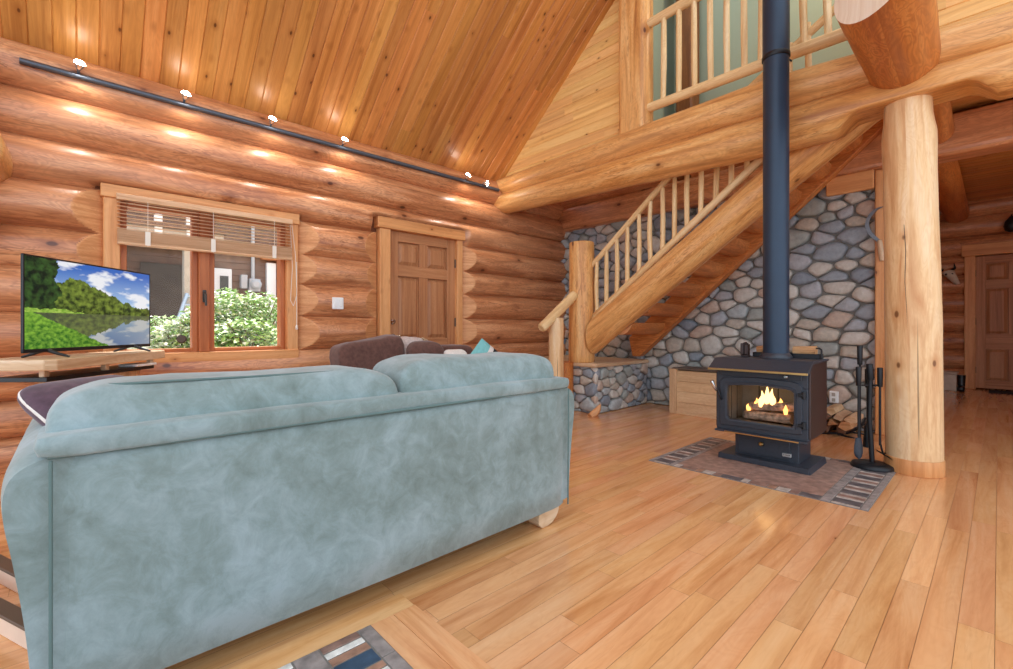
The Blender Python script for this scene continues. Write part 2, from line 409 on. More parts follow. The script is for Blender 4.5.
def planks(mb, o, du, dv, L, W, bw, nrm, m, d=.006, b=.005, seg=(1.6, 3.2), clip=None, gap=0.0):
    """boards running along du, laid side by side along dv; v-grooved; face side towards nrm. clip(v0,v1)->(u0,u1)"""
    o, du, dv, nrm = V(o), V(du).normalized(), V(dv).normalized(), V(nrm).normalized()
    flip = du.cross(dv).dot(nrm) < 0
    k = 0; nb = int(math.ceil(W / bw))
    for k in range(nb):
        v0, v1 = k * bw, min((k + 1) * bw, W)
        u0, u1 = clip(v0, v1) if clip else (0, L)
        if u1 - u0 < .02: continue
        cuts = [u0]; p = u0 - R.random() * seg[0]
        while True:
            p += R.uniform(*seg)
            if p >= u1 - .1: break
            if p > u0 + .1: cuts.append(p)
        cuts.append(u1)
        for a, c in zip(cuts, cuts[1:]):
            rn = R.random(); a2 = a + gap; c2 = c - gap
            S = [(v0 + gap, -d), (v0 + b, 0), (v1 - b, 0), (v1 - gap, -d)] if d else [(v0 + gap, 0), (v1 - gap, 0)]
            for (p0, h0), (p1, h1) in zip(S, S[1:]):
                pts = [o + du * a2 + dv * p0 + nrm * h0, o + du * c2 + dv * p0 + nrm * h0, o + du * c2 + dv * p1 + nrm * h1, o + du * a2 + dv * p1 + nrm * h1]
                uv = [(a2, p0), (c2, p0), (c2, p1), (a2, p1)]
                if flip: pts.reverse(); uv.reverse()
                mb.quad(pts, uv, m, rn)

# ------------------------------------------------------------------ camera
cam = bpy.data.cameras.new('camera'); camo = bpy.data.objects.new('camera', cam); COL.objects.link(camo)
cam.sensor_width = 36; cam.lens = 36 * 459 / 1013; cam.shift_y = -6.5 / 1013
camo.location = (0, 0, .95); camo.rotation_euler = (PI / 2, 0, math.radians(47)); cam.clip_start = .05
sc.camera = camo

# ------------------------------------------------------------------ room shell
mb = MB()
planks(mb, (-4.6, -2.6, 0), (0, 1, 0), (1, 0, 0), 13.2, 7.8, .082, (0, 0, 1), M['floor'], d=0, b=0, seg=(.4, 1.5), gap=.0006)
mb.quad([(-4.6, -2.6, -.004), (3.2, -2.6, -.004), (3.2, 10.6, -.004), (-4.6, 10.6, -.004)], None, M['subfloor'])
tag(mb.build('floor', origin=(0, 0, 0)), 'honey coloured maple plank floor running across the room', 'floor', kind='structure')

# sloped plank ceiling
sl = V((1, 0, .857)).normalized(); cn = V((.857, 0, -1)).normalized()
E0 = V((-4.46, 0, 2.872))
mb = MB()
planks(mb, E0 - sl * .35 + V((0, 4.12, 0)), sl, (0, -1, 0), 5.9, 6.7, .118, cn, M['ceil'], d=.007, b=.006, seg=(2.5, 5))
p = E0 - sl * .35 - cn * .02
mb.quad([p + V((0, 4.12, 0)), p + V((0, -2.6, 0)), p + sl * 5.9 + V((0, -2.6, 0)), p + sl * 5.9 + V((0, 4.12, 0))], [(0, 0), (0, 8), (5.9, 8), (5.9, 0)], M['ceil'], .4)
tag(mb.build('ceiling', origin=E0), 'sloped ceiling of knotty orange pine boards', 'ceiling', kind='structure')
# outer roof skin keeps daylight out above the boards
# gable wall of horizontal boards
mb = MB()
def gclip(v0, v1):
    return (max(0.0, (v0 + 2.86 - 2.872) / .857 - .06 + .0), 2.06)
planks(mb, (-4.5, 4.08, 2.86), (1, 0, 0), (0, 0, 1), 2.1, 3.4, .105, (0, -1, 0), M['gable'], seg=(1.5, 3), clip=lambda a, b: (max(0, (a - .03) / .857 - .05), 2.0))
tag(mb.build('wall_gable'), 'triangular gable wall of pale horizontal pine boards', 'wall', kind='structure')
mb = MB()
planks(mb, (-.42, 4.1, 2.7), (1, 0, 0), (0, 0, 1), 2.6, 3.2, .105, (0, -1, 0), M['gable'], seg=(1.5, 3))
tag(mb.build('wall_gable_right'), 'wall of pale horizontal pine boards above the right end of the loft beams', 'wall', kind='structure')

# left log wall --------------------------------------------------------------
wl = empty('wall_left', (-4.5, 2, 0), 'left wall of stacked peeled logs with a window and a door', 'wall', kind='structure')
courses = [(-.02, .22), (.22, .47), (.47, .754), (.754, 1.06), (1.06, 1.36), (1.36, 1.635), (1.635, 1.945), (1.945, 2.235), (2.235, 2.545), (2.545, 2.845)]
WIN = (.13, 1.485, .672, 1.94); DOOR = (2.28, 3.395, 0, 2.05)
XC = -4.52
def wall_log(y0, y1, z0, z1, cut0, cut1, idx):
    r = (z1 - z0) / 2 + .018; zc = (z0 + z1) / 2
    zjit = R.uniform(-.012, .012)
    def df(q, d, a):
        y = q.y; lim = 1.0
        if cut0: lim = min(lim, .06 + max(0, (y - y0)) * .66)
        if cut1: lim = min(lim, .06 + max(0, (y1 - y)) * .66)
        for (a_, b_, c_, d_) in ((.09, 1.515, .66, 2.0), (2.24, 3.43, 0, 2.118)):
            if not (cut0 or cut1) and a_ < y < b_ and c_ < q.z < d_: lim = min(lim, .02)
        x = q.x - XC
        if x > lim: q = V((XC + lim, q.y, q.z))
        return q
    mb = MB(); ys = [y0]
    while ys[-1] < y1 - .001:
        near = min([abs(ys[-1] - y0)] * cut0 + [abs(y1 - ys[-1])] * cut1 + [9])
        ys.append(min(y1, ys[-1] + (.010 if near < .27 else .05)))
    ra, rb = r * R.uniform(.98, 1.04), r * R.uniform(.96, 1.02)
    mb.tube([(XC, y, zc) for y in ys], [ra + (rb - ra) * (y - y0) / (y1 - y0) for y in ys], 72 if cut0 or cut1 else 44, M['log'], wob=.035, deform=df, seed=idx)
    # faces of the scooped ends are fresh cut wood
    ci = mb.mid(M['cut'])
    for k, f in enumerate(mb.f):
        c = sum((mb.v[i] for i in f), V()) / len(f)
        lim = 1.0
        if cut0: lim = min(lim, .06 + max(0, (c.y - y0)) * .66)
        if cut1: lim = min(lim, .06 + max(0, (y1 - c.y)) * .66)
        if abs((c.x - XC) - lim) < .004: mb.mi[k] = ci
    return mb.build('wall_log', wl)
i = 0
for z0, z1 in courses:
    zm = (z0 + z1) / 2
    segs = [(-2.6, 5.45, False, False)]
    for (a, b, c, d) in (WIN, DOOR):
        if c - .04 < zm < d:
            ns = []
            for s0, s1, k0, k1 in segs:
                if s0 < a and s1 > b: ns += [(s0, a + .01, k0, True), (b - .01, s1, True, k1)]
                else: ns.append((s0, s1, k0, k1))
            segs = ns
    for s0, s1, k0, k1 in segs:
        wall_log(s0, s1, z0, z1, k0, k1, i); i += 1
mb = MB(M['cleft'])   # caulking between logs (gaps for the openings)
for (y0, y1, z0, z1) in ((-2.6, .2, 0, 2.87), (.2, 1.42, 0, .72), (.2, 1.42, 1.95, 2.87), (1.42, 2.36, 0, 2.87), (2.36, 3.32, 2.06, 2.87), (3.32, 5.45, 0, 2.87)):
    mb.box((XC - .1, y0, z0), (XC + .04, y1, z1))
mb.build('chinking', wl)
# stub of a crossing wall at the left edge
for z, r, x1 in ((2.58, .125, -4.03), (2.3, .08, -4.2), (2.02, .19, -3.98), (1.6, .13, -4.1)):
    mb = MB(); mb.tube([(-4.6, -.50, z), (x1, -.50, z)], [r, r * .96], 28, M['beam'], wob=.03, sub=6, round_end=.03, capm=M['cut'])
    mb.build('crossing_log', wl)

# stones ------------------------------------------------------------------
def clip_poly(poly, p, n):
    out = []
    for a, b in zip(poly, poly[1:] + poly[:1]):
        da = (a[0] - p[0]) * n[0] + (a[1] - p[1]) * n[1]; db = (b[0] - p[0]) * n[0] + (b[1] - p[1]) * n[1]
        if da <= 0: out.append(a)
        if (da < 0 < db) or (db < 0 < da):
            t = da / (da - db); out.append((a[0] + (b[0] - a[0]) * t, a[1] + (b[1] - a[1]) * t))
    return out
def stones(mb, W, H, Mx, sx, sy, gap=.012, depth=.06, clipf=None, seed=1):
    """river stones packed over a W x H rectangle; Mx maps (u, v, outward) to the world"""
    rg = random.Random(seed); pts = []
    target = int(W * H / (sx * sy * .72)); tries = 0
    while len(pts) < target and tries < 30000:
        tries += 1
        p = (rg.uniform(-.05, W + .05), rg.uniform(-.05, H + .05)); k = rg.choice((.72, .8, .9, 1.0, 1.1, 1.3))
        if all(((p[0] - q[0]) / sx) ** 2 + ((p[1] - q[1]) / sy) ** 2 > ((k + q[2]) * .5) ** 2 * .82 for q in pts): pts.append((p[0], p[1], k))
    for i, p in enumerate(pts):
        poly = [(max(0, p[0] - .5), max(0, p[1] - .5)), (min(W, p[0] + .5), max(0, p[1] - .5)), (min(W, p[0] + .5), min(H, p[1] + .5)), (max(0, p[0] - .5), min(H, p[1] + .5))]
        for j, q in enumerate(pts):
            if i == j or abs(p[0] - q[0]) > .7 or abs(p[1] - q[1]) > .7: continue
            n = ((q[0] - p[0]) / sx ** 2, (q[1] - p[1]) / sy ** 2)
            w = .5 + .22 * (p[2] - q[2])
            m_ = (p[0] + (q[0] - p[0]) * w, p[1] + (q[1] - p[1]) * w)
            poly = clip_poly(poly, m_, n)
            if len(poly) < 3: break
        if len(poly) < 3: continue
        cx = sum(a[0] for a in poly) / len(poly); cy = sum(a[1] for a in poly) / len(poly)
        if clipf and not clipf(cx, cy): continue
        # inset + Chaikin rounding
        L = []
        for a in poly:
            d = math.hypot(a[0] - cx, a[1] - cy); k = max(.3, (d - gap * .55) / max(d, 1e-6)); L.append((cx + (a[0] - cx) * k, cy + (a[1] - cy) * k))
        for _ in range(3):
            N = []
            for a, b in zip(L, L[1:] + L[:1]):
                w_ = .80; N += [(a[0] * w_ + b[0] * (1 - w_), a[1] * w_ + b[1] * (1 - w_)), (a[0] * (1 - w_) + b[0] * w_, a[1] * (1 - w_) + b[1] * w_)]
            L = N
            if len(L) > 26: break
        size = math.sqrt((max(a[0] for a in L) - min(a[0] for a in L)) * (max(a[1] for a in L) - min(a[1] for a in L)))
        h = depth * min(1.25, .5 + size * 3) * rg.uniform(.8, 1.1)
        rows = []
        for k, hh in ((1.0, 0), (.985, .45), (.94, .74), (.82, .93), (.5, 1.0), (.12, 1.03)):
            rows.append([Mx @ V((cx + (a[0] - cx) * k, cy + (a[1] - cy) * k, hh * h + .004 * noise.noise(V((a[0] * 9, a[1] * 9, seed + k * 2))))) for a in L])
        rn = rg.random()
        mb.grid(rows, M['stone'], True, closed_v=True, rn=rn)
        b = len(mb.v); mb.v += [V(q) for q in rows[-1]]; mb.face(range(b, b + len(L)), None, M['stone'], True, rn)

YS = 5.3
wb = empty('wall_back', (-2.6, YS, 0), 'rear wall of rounded grey river stones in mortar', 'wall', kind='structure')
mb = MB(M['grout']); mb.box((-4.5, YS, 0), (-.75, YS + .14, 2.5)); mb.build('mortar_bed', wb)
mb = MB(); stones(mb, 3.75, 2.42, Matrix(((1, 0, 0, -4.5), (0, 0, -1, YS + .012), (0, 1, 0, 0), (0, 0, 0, 1))), .2, .135, clipf=lambda x, y: True, seed=5)
mb.build('stone_facing', wb)
# header, loft wall above
mb = MB(); mb.box((-4.5, YS - .12, 2.36), (2.3, YS + .16, 2.7), M['log'], .05, seg=3)
tag(mb.build('header_beam'), 'hewn timber header lying along the top of the stone wall', 'beam')
mb = MB(); mb.tube([(-4.5, YS, 2.84), (-.45, YS, 2.82)], [.16, .15], 28, M['log'], wob=.03, sub=20)
tag(mb.build('header_beam'), 'dark rounded log resting on the hewn header above the stone wall', 'beam')
mb = MB(M['plaster']); mb.box((-2.86, 4.16, 2.95), (-2.78, YS + .2, 6.1)); tag(mb.build('wall_loft_side'), 'plaster side wall of the loft behind the gable post', 'wall', kind='structure')
mb = MB(M['plaster']); mb.box((-2.86, 4.12, 6.0), (1.6, YS + .25, 6.1)); tag(mb.build('ceiling_loft'), 'plain ceiling over the loft', 'ceiling', kind='structure')
mb = MB(); planks(mb, (-4.5, 4.14, 2.98), (1, 0, 0), (0, 1, 0), 1.7, 1.3, .13, (0, 0, -1), M['ceil']); mb.quad([(-4.5, 4.1, 3.0), (-2.8, 4.1, 3.0), (-2.8, 5.5, 3.0), (-4.5, 5.5, 3.0)], None, M['ceil'], .5)
tag(mb.build('ceiling_stair'), 'board ceiling above the lower stairs', 'ceiling', kind='structure')
mb = MB(M['plaster']); mb.box((-4.5, YS + .17, 2.62), (1.6, YS + .27, 6.6)); tag(mb.build('wall_loft'), 'sage green plaster wall behind the loft railing', 'wall', kind='structure')
mb = MB(); mb.box((-.755, YS - .1, 0), (-.655, YS + .17, 2.36), M['trim'], .008)
tag(mb.build('trim_1'), 'vertical timber trim at the right end of the stone wall', 'trim', kind='structure')
mb = MB(); mb.box((-1.12, YS - .11, 2.2), (-.76, YS - .06, 2.37), M['trim'], .008)
tag(mb.build('trim_2'), 'short timber board below the header at the end of the stone wall', 'trim', kind='structure')

# hall -----------------------------------------------------------------------
HC = 2.93
mb = MB(); planks(mb, (-.76, YS + .1, HC), (1, 0, 0), (0, 1, 0), 4, 5.2, .13, (0, 0, -1), M['ceil'], seg=(2, 4))
planks(mb, (-.42, 4.12, 2.74), (1, 0, 0), (0, 1, 0), 3.4, 1.2, .13, (0, 0, -1), M['ceil'], seg=(2, 4))
mb.quad([(-4.5, YS + .3, HC + .03), (3.3, YS + .3, HC + .03), (3.3, 10.6, HC + .03), (-4.5, 10.6, HC + .03)], None, M['ceil'], .5)
mb.quad([(-.42, 4.1, 2.77), (3.3, 4.1, 2.77), (3.3, 5.5, 2.77), (-.42, 5.5, 2.77)], None, M['ceil'], .5)
tag(mb.build('ceiling_hall'), 'pine board ceiling over the hall beneath the loft', 'ceiling', kind='structure')
mb = MB(); planks(mb, (2.3, 5.4, 0), (0, 1, 0), (0, 0, 1), 5, 2.95, .2, (-1, 0, 0), M['ceil'])  # unseen wall, added to block side daylight and darken the hall
tag(mb.build('wall_hall_shade'), 'unseen board wall on the right, added to darken the hall', 'wall', kind='structure')
wh = empty('wall_hall', (.5, 10.2, 0), 'far hall wall of stacked logs around a panelled door', 'wall', kind='structure')
zz = 0
while zz < 2.75:
    for (a, b) in ((-.9, -.34), (.62, 3.2)) if zz < 2.1 else ((-.9, 3.2),):
        mb = MB(); mb.tube([(a, 10.36, zz + .15), (b, 10.36, zz + .15)], .165, 28, M['log'], wob=.03, sub=8); mb.build('wall_log', wh)
    zz += .3
mb = MB(M['cleft']); mb.box((-.9, 10.4, 0), (3.2, 10.46, 2.95)); mb.build('chinking', wh)
mb = MB(M['log']); planks(mb, (-.78, 5.45, 0), (0, 1, 0), (0, 0, 1), 4.9, 2.95, .2, (1, 0, 0), M['ceil'])
tag(mb.build('wall_hall_left'), 'board wall on the left of the hall behind the stone wall', 'wall', kind='structure')
mb = MB(); mb.tube([(-.45, YS + .12, 2.775), (-.46, 10.28, 2.775)], [.15, .15], 28, M['purlin'], wob=.03, sub=14)
tag(mb.build('joist_log'), 'round log joist under the hall ceiling running to the far wall', 'beam')
mb = MB(); mb.tube([(-.34, 4.2, 2.57), (-.35, YS - .13, 2.57)], [.11, .11], 28, M['purlin'], wob=.03, sub=8, capm=M['cut'])
tag(mb.build('joist_log'), 'short orange log joist behind the top of the log post', 'beam')

def panel_door(name, x0, y0, x1, y1, z0, z1, n, mat, rows, thick=.045):
    """six panel slab between two floor points; n = outward normal; returns (frame mb, [panel mbs])"""
    P0, P1 = V((x0, y0, 0)), V((x1, y1, 0)); W = (P1 - P0).length
    Mx = frame((x0, y0, 0), P1 - P0)      # local x along width, z up, y = normal or -normal
    sgn = 1 if V(n).dot(Mx.to_3x3() @ V((0, 1, 0))) > 0 else -1
    slab = MB(); st = W * .135; ml = W * .12
    H = z1 - z0
    def B(mb, a, b, c, d, f0, f1, m, bev):
        y = sorted((f0 * sgn, f1 * sgn)); mb.box((a, y[0], c), (b, y[1], d), m, bev, Mx)
    B(slab, .0, W, z0, z1, -thick, -thick + .012, mat, 0)
    B(slab, 0, st, z0, z1, -thick, 0, mat, .003); B(slab, W - st, W, z0, z1, -thick, 0, mat, .003)
    edges = []
    for (a, b) in rows: edges.append((z0 + a * H, z0 + b * H))
    zs = [z0] + [z for e in edges for z in e] + [z1]
    for k in range(0, len(zs), 2): B(slab, st, W - st, zs[k], zs[k + 1], -thick, -.001, mat, .003)
    for a, b in edges: B(slab, W / 2 - ml / 2, W / 2 + ml / 2, a, b, -thick, -.001, mat, .003)
    pans = []
    for a, b in edges:
        for (l, r) in ((st, W / 2 - ml / 2), (W / 2 + ml / 2, W - st)):
            pm = MB(); g = .012
            q = [(l + g, a + g), (r - g, a + g), (r - g, b - g), (l + g, b - g)]; i_ = .035
            q2 = [(l + g + i_, a + g + i_), (r - g - i_, a + g + i_), (r - g - i_, b - g - i_), (l + g + i_, b - g - i_)]
            o = [Mx @ V((x, sgn * (-thick + .014), z)) for x, z in q]; t = [Mx @ V((x, sgn * -.01, z)) for x, z in q2]
            off = R.random() * 9
            pm.quad(t if sgn < 0 else t[::-1], [(p[1] + off, p[0]) for p in (q2 if sgn < 0 else q2[::-1])], mat)
            for k in range(4):
                kk = (k + 1) % 4; f = [o[k], o[kk], t[kk], t[k]]; u = [(q[k][1] + off, q[k][0]), (q[kk][1] + off, q[kk][0]), (q2[kk][1] + off, q2[kk][0]), (q2[k][1] + off, q2[k][0])]
                if sgn > 0: f.reverse(); u.reverse()
                pm.quad(f, u, mat)
            pans.append(pm)
    return slab, pans
rows6 = [(.06, .30), (.41, .755), (.815, .945)]
# door in the left wall
XT = -4.40
d1 = empty('door_1', (XT - .06, 2.86, 0), 'brown six-panel wooden door in the left log wall', 'door', kind='structure')
slab, pans = panel_door('d', XT - .05, 2.42, XT - .05, 3.31, .02, 2.0, (1, 0, 0), M['door'], rows6)
sl1 = slab.build('door_slab', d1)
for pm in pans: pm.build('door_panel', sl1)
mb = MB()
mb.box((-4.62, 2.30, 0), (XT, 2.425, 2.0), M['trim'], .006); mb.build('side_casing', d1)
mb = MB(); mb.box((-4.62, 3.305, 0), (XT, 3.385, 2.0), M['trim'], .006); mb.build('side_casing', d1)
mb = MB(); mb.box((-4.62, 2.27, 2.0), (XT + .02, 3.41, 2.115), M['trim'], .006); mb.build('head_casing', d1)
for z in (.3, 1.02, 1.72):
    mb = MB(M['hinge']); mb.box((XT - .052, 3.297, z - .05), (XT - .035, 3.313, z + .05), None, .002); mb.tube([(XT - .04, 3.307, z - .052), (XT - .04, 3.307, z + .052)], .007, 8); mb.build('hinge', d1)
mb = MB(M['chrome']); mb.lathe([(.028, 0), (.03, .006), (.028, .012), (.012, .014), (.012, .024)], (XT - .05, 2.475, 1.02), 20, axis=V((1, 0, 0))); mb.build('deadbolt', d1)
mb = MB(M['chrome']); mb.lathe([(.027, 0), (.028, .008), (.012, .012), (.011, .05)], (XT - .05, 2.475, .86), 20, axis=V((1, 0, 0))); mb.tube([(XT - .005, 2.47, .86), (XT - .003, 2.52, .862), (XT - .004, 2.585, .855)], [.011, .01, .008], 10)
mb.build('door_lever', d1)
# door in hall
d2 = empty('door_2', (.15, 10.2, 0), 'brown panelled door at the far end of the hall', 'door', kind='structure')
slab, pans = panel_door('d', -.25, 10.21, .55, 10.21, .02, 2.06, (0, -1, 0), M['door'], rows6)
sl2 = slab.build('door_slab', d2)
for pm in pans: pm.build('door_panel', sl2)
for a, b, z0, z1 in ((-.37, -.245, 0, 2.07), (.545, .67, 0, 2.07), (-.4, .7, 2.07, 2.25)):
    mb = MB(); mb.box((a, 10.17, z0), (b, 10.42, z1), M['trim'], .006); mb.build('head_casing' if z0 else 'side_casing', d2)
for z in (.3, 1.05, 1.8):
    mb = MB(M['hinge']); mb.tube([(-.247, 10.2, z - .05), (-.247, 10.2, z + .05)], .008, 8); mb.build('hinge', d2)

# window ---------------------------------------------------------------------
w1 = empty('window_1', (-4.5, .8, .7), 'wooden window in the left log wall looking out on a garden', 'window', kind='structure')
def wbx(name, y0, y1, z0, z1, x0, x1, m, par=w1, bev=.005):
    mb = MB(); mb.box((x0, y0, z0), (x1, y1, z1), m, bev); return mb.build(name, par)
wbx('side_casing', .13, .225, .70, 1.9, -4.62, XT, M['trim']); wbx('side_casing', 1.385, 1.48, .70, 1.9, -4.62, XT, M['trim'])
wbx('head_casing', .115, 1.49, 1.9, 1.995, -4.62, XT + .012, M['trim']); wbx('sill_casing', .13, 1.48, .665, .755, -4.62, XT + .02, M['trim'])
wbx('mullion', .715, .79, .755, 1.9, -4.62, -4.42, M['sash'])
for a, b in ((.225, .715), (.79, 1.385)):
    st = .04
    mb = MB()
    mb.box((-4.56, a, .755), (-4.46, a + st, 1.9), M['sash'], .004); mb.box((-4.56, b - st, .755), (-4.46, b, 1.9), M['sash'], .004)
    mb.box((-4.56, a + st, .755), (-4.46, b - st, .785), M['sash'], .004); mb.box((-4.56, a + st, 1.86), (-4.46, b - st, 1.9), M['sash'], .004)
    so = mb.build('sash', w1)
    mb = MB(M['glass']); mb.box((-4.515, a + st - .003, .78), (-4.509, b - st + .003, 1.865)); mb.build('pane', so)
mb = MB(M['hinge']); mb.box((-4.42, .738, 1.16), (-4.408, .764, 1.26), None, .003); mb.tube([(-4.408, .751, 1.235), (-4.38, .751, 1.225), (-4.372, .755, 1.13)], [.011, .01, .008], 10); mb.build('window_latch', w1)
mb = MB(M['dark_recess']); mb.lathe([(.033, 0), (.035, .001), (.02, .0015)], (-4.508, .61, .86), 20, axis=V((1, 0, 0))); mb.build('round_sticker', w1)

# blind ------------------------------------------------------------------------
bl = empty('venetian_blind', (-4.37, .8, 1.57), 'pale wooden venetian blind half raised over the window', 'blind')
mb = MB(); mb.box((-4.40, .2, 1.885), (-4.345, 1.415, 1.93), M['blind'], .004); mb.build('head_rail', bl)
z = 1.875
for k in range(8):
    mb = MB(); c = -4.37; zt = 1.868 - k * .027
    mb.prism([(c - .024, zt + .002), (c, zt + .003), (c + .024, zt - .003), (c + .024, zt - .0055), (c, zt), (c - .024, zt - .001)], 'Y', .205, 1.41, M['blind']); mb.build('slat', bl)
for k in range(16):
    mb = MB(); zt = 1.582 + k * .0055; mb.box((-4.395 + .002 * (k % 2), .205, zt), (-4.346 - .001 * (k % 3), 1.41, zt + .004), M['blind'], .0012); mb.build('slat', bl)
mb = MB(); mb.box((-4.397, .205, 1.562), (-4.343, 1.41, 1.58), M['blind'], .004); mb.build('bottom_rail', bl)
for y in (.38, .8, 1.26):
    mb = MB(M['cord']); mb.tube([(-4.342, y, 1.56), (-4.342, y, 1.89)], .0018, 6); mb.box((-4.3435, y - .016, 1.566), (-4.341, y + .016, 1.67), M['cord'], .001); mb.build('ladder_cord', bl)
mb = MB(M['cord'])
for a in (1.43, 1.445): mb.tube([(-4.37, a - .03, 1.89), (-4.365, a, 1.6), (-4.36, a + .01, 1.25), (-4.36, a - .02, 1.15)] if a > 1.44 else [(-4.37, a - .03, 1.89), (-4.365, a - .012, 1.5), (-4.36, a - .03, 1.2), (-4.36, a - .005, 1.15)], .0025, 6)
mb.build('pull_cord', bl)
mb = MB(M['cord']); mb.tube([(-4.355, 1.452, 1.55), (-4.355, 1.452, .98)], .003, 6); mb.lathe([(.004, 0), (.01, -.012), (.011, -.04), (.006, -.045)], (-4.355, 1.452, .98), 10); mb.build('tilt_wand', bl)

# light switch
ls = empty('light_switch', (-4.34, 1.83, 1.14), 'white light switch plate on the logs between window and door', 'light switch')
mb = MB(M['white']); mb.box((-4.36, 1.775, 1.13), (-4.338, 1.885, 1.245), None, .006); mb.build('switch_plate', ls)
for y in (1.805, 1.855):
    mb = MB(M['white']); mb.box((-4.345, y - .014, 1.155), (-4.332, y + .014, 1.22), None, .003); mb.build('rocker', ls)

# track light --------------------------------------------------------------------
tl = empty('track_light', (-4.34, 1.8, 2.7), 'dark grey track light with lit spots along the top wall log', 'track light')
def ty(y): return 2.735 - .012 * y
mb = MB(); 
mb.tube([(-4.33, -.28, 2.685), (-4.33, 3.9, 2.70)], .022, 4, M['track']); mb.build('track', tl)
for k, y in enumerate((0.0, .6, 1.22, 1.86, 3.36, 3.62)):
    q = V((.5, 0.1, .6)).normalized() if k < 5 else V((.6, .5, 0)).normalized()
    c = V((-4.30, y, 2.72))
    mb = MB(); mb.tube([(-4.33, y, 2.70), tuple(c + V((.012, 0, .0)))], .008, 8, M['track'])
    mb.lathe([(.012, 0), (.018, .012), (.034, .042), (.036, .046), (.031, .04)], c, 16, M['bulb_glass'], axis=q)
    sp = mb.build('spot_head', tl)
    mb = MB(); mb.lathe([(.006, -.004), (.028, .004), (.032, .014), (.024, .026), (.004, .032)], c + q * .032, 14, M['bulb'], axis=q); mb.build('bulb', sp)
    ld = bpy.data.lights.new('track_spot_lamp', 'SPOT'); ld.energy = 10 if k < 5 else 4; ld.color = (1, .93, .84); ld.shadow_soft_size = .03; ld.spot_size = 2.4; ld.spot_blend = 1.0
    lo = bpy.data.objects.new('track_spot_lamp', ld); COL.objects.link(lo); lo.location = c + V((.07, 0, .0)); lo.rotation_euler = V((-.10, .12, -1)).to_track_quat('-Z', 'Y').to_euler()

# ------------------------------------------------------------------ loft beams, posts
def saddle(q, d, a):
    x = q.x; k = min(1.0, max(0.0, 1 - ((x + .40) / .42) ** 2) * 1.7)
    k = k * k * (3 - 2 * k); lim = 2.33 + .115 * k
    return V((q.x, q.y, max(q.z, lim))) if q.z < lim else q
mb = MB(); mb.tube([(-4.52, 4.05, 2.565), (-3.2, 4.05, 2.535), (-1.25, 4.05, 2.495), (.06, 4.05, 2.48), (2.4, 4.05, 2.48)], [.13, .14, .16, .155, .16], 40, M['beam'], wob=.02, sub=170, round_end=.05, deform=saddle)
tag(mb.build('loft_beam'), 'long golden log beam spanning over the stove, lower of two, scooped at the post', 'beam', 'stacked loft beams')
mb = MB(); mb.tube([(-4.5, 4.05, 2.775), (-1.25, 4.05, 2.79), (.06, 4.05, 2.71), (2.4, 4.05, 2.7)], [.12, .15, .12, .12], 40, M['beam'], wob=.02, sub=60, round_end=.02)
tag(mb.build('loft_beam'), 'long golden log beam under the loft railing, upper of two', 'beam', 'stacked loft beams')
mp = empty('log_post', (-.38, 4.03, 0), 'thick pale log post standing on the floor right of the stove', 'post')
mb = MB(); mb.tube([(-.385, 4.05, .1), (-.39, 4.05, 1.0), (-.405, 4.05, 2.0), (-.41, 4.05, 2.22), (-.415, 4.05, 2.34), (-.415, 4.05, 2.47)], [.146, .145, .138, .142, .126, .122], 40, M['pale_log'], wob=.03, sub=40); pst = mb.build('post_trunk', mp)
mb = MB(M['soot'])   # drying crack
pts = [(0, 1.62), (.012, 1.45), (.006, 1.25), (.02, 1.05), (.03, .85), (.033, .72)]
for (a, z0), (b, z1) in zip(pts, pts[1:]):
    A = V((-.393, 4.05, 0)); 
    for (o, z, oo, zz2) in ((a, z0, b, z1),):
        f = lambda off, z, w: A + V((math.cos(-1.75 + off * 5 + w), math.sin(-1.75 + off * 5 + w), 0)) * .1405 + V((0, 0, z))
        mb.tube([f(o, z, 0), f(oo, zz2, 0)], .0024, 6)
mb.build('drying_crack', pst)
mb = MB(); mb.tube([(-.385, 4.05, 0), (-.385, 4.05, .1)], [.154, .154], 40, M['trim'], round_end=.004); mb.build('base_collar', mp)

# purlin logs resting on the beams above the post
def cutend(q, d, a):
    if q.y < 3.4:
        yc = 2.90 - .75 * (q.x + .41)
        t = (3.4 - q.y) / (3.4 - 2.8)
        return V((q.x, 3.4 + (yc - 3.4) * t, q.z))
    return q
mb = MB(); mb.tube([(-.415, 2.8, 2.73), (-.435, 4.3, 2.68)], [.208, .18], 40, M['purlin'], wob=.02, sub=24, deform=cutend, capm=M['endgrain'])
tag(mb.build('purlin_log'), 'thick orange log with a pale sawn end lying across the beams above the post', 'beam')
mb = MB(); mb.tube([(-.50, 2.75, 3.1), (-.53, 4.3, 3.07)], [.165, .16], 32, M['purlin'], wob=.02, sub=16)
tag(mb.build('purlin_log'), 'second orange log stacked on top of the thick log above the post', 'beam')

# loft post
mb = MB()
def hew(q, d, a):
    y = max(q.y, 3.955); x = q.x
    return V((x, y, q.z))
mb.tube([(-2.47, 4.07, 2.85), (-2.47, 4.07, 4.5)], [.165, .165], 36, M['beam'], wob=.015, sub=20, deform=hew)
tag(mb.build('loft_post'), 'flat-faced log post rising from the beams beside the gable boards', 'post')
mb = MB(); mb.box((-2.62, YS - .12, 2.7), (-2.42, YS + .1, 5.4), M['dark_log'], .02)
tag(mb.build('square_post'), 'dark brown square timber post against the sage loft wall', 'post')

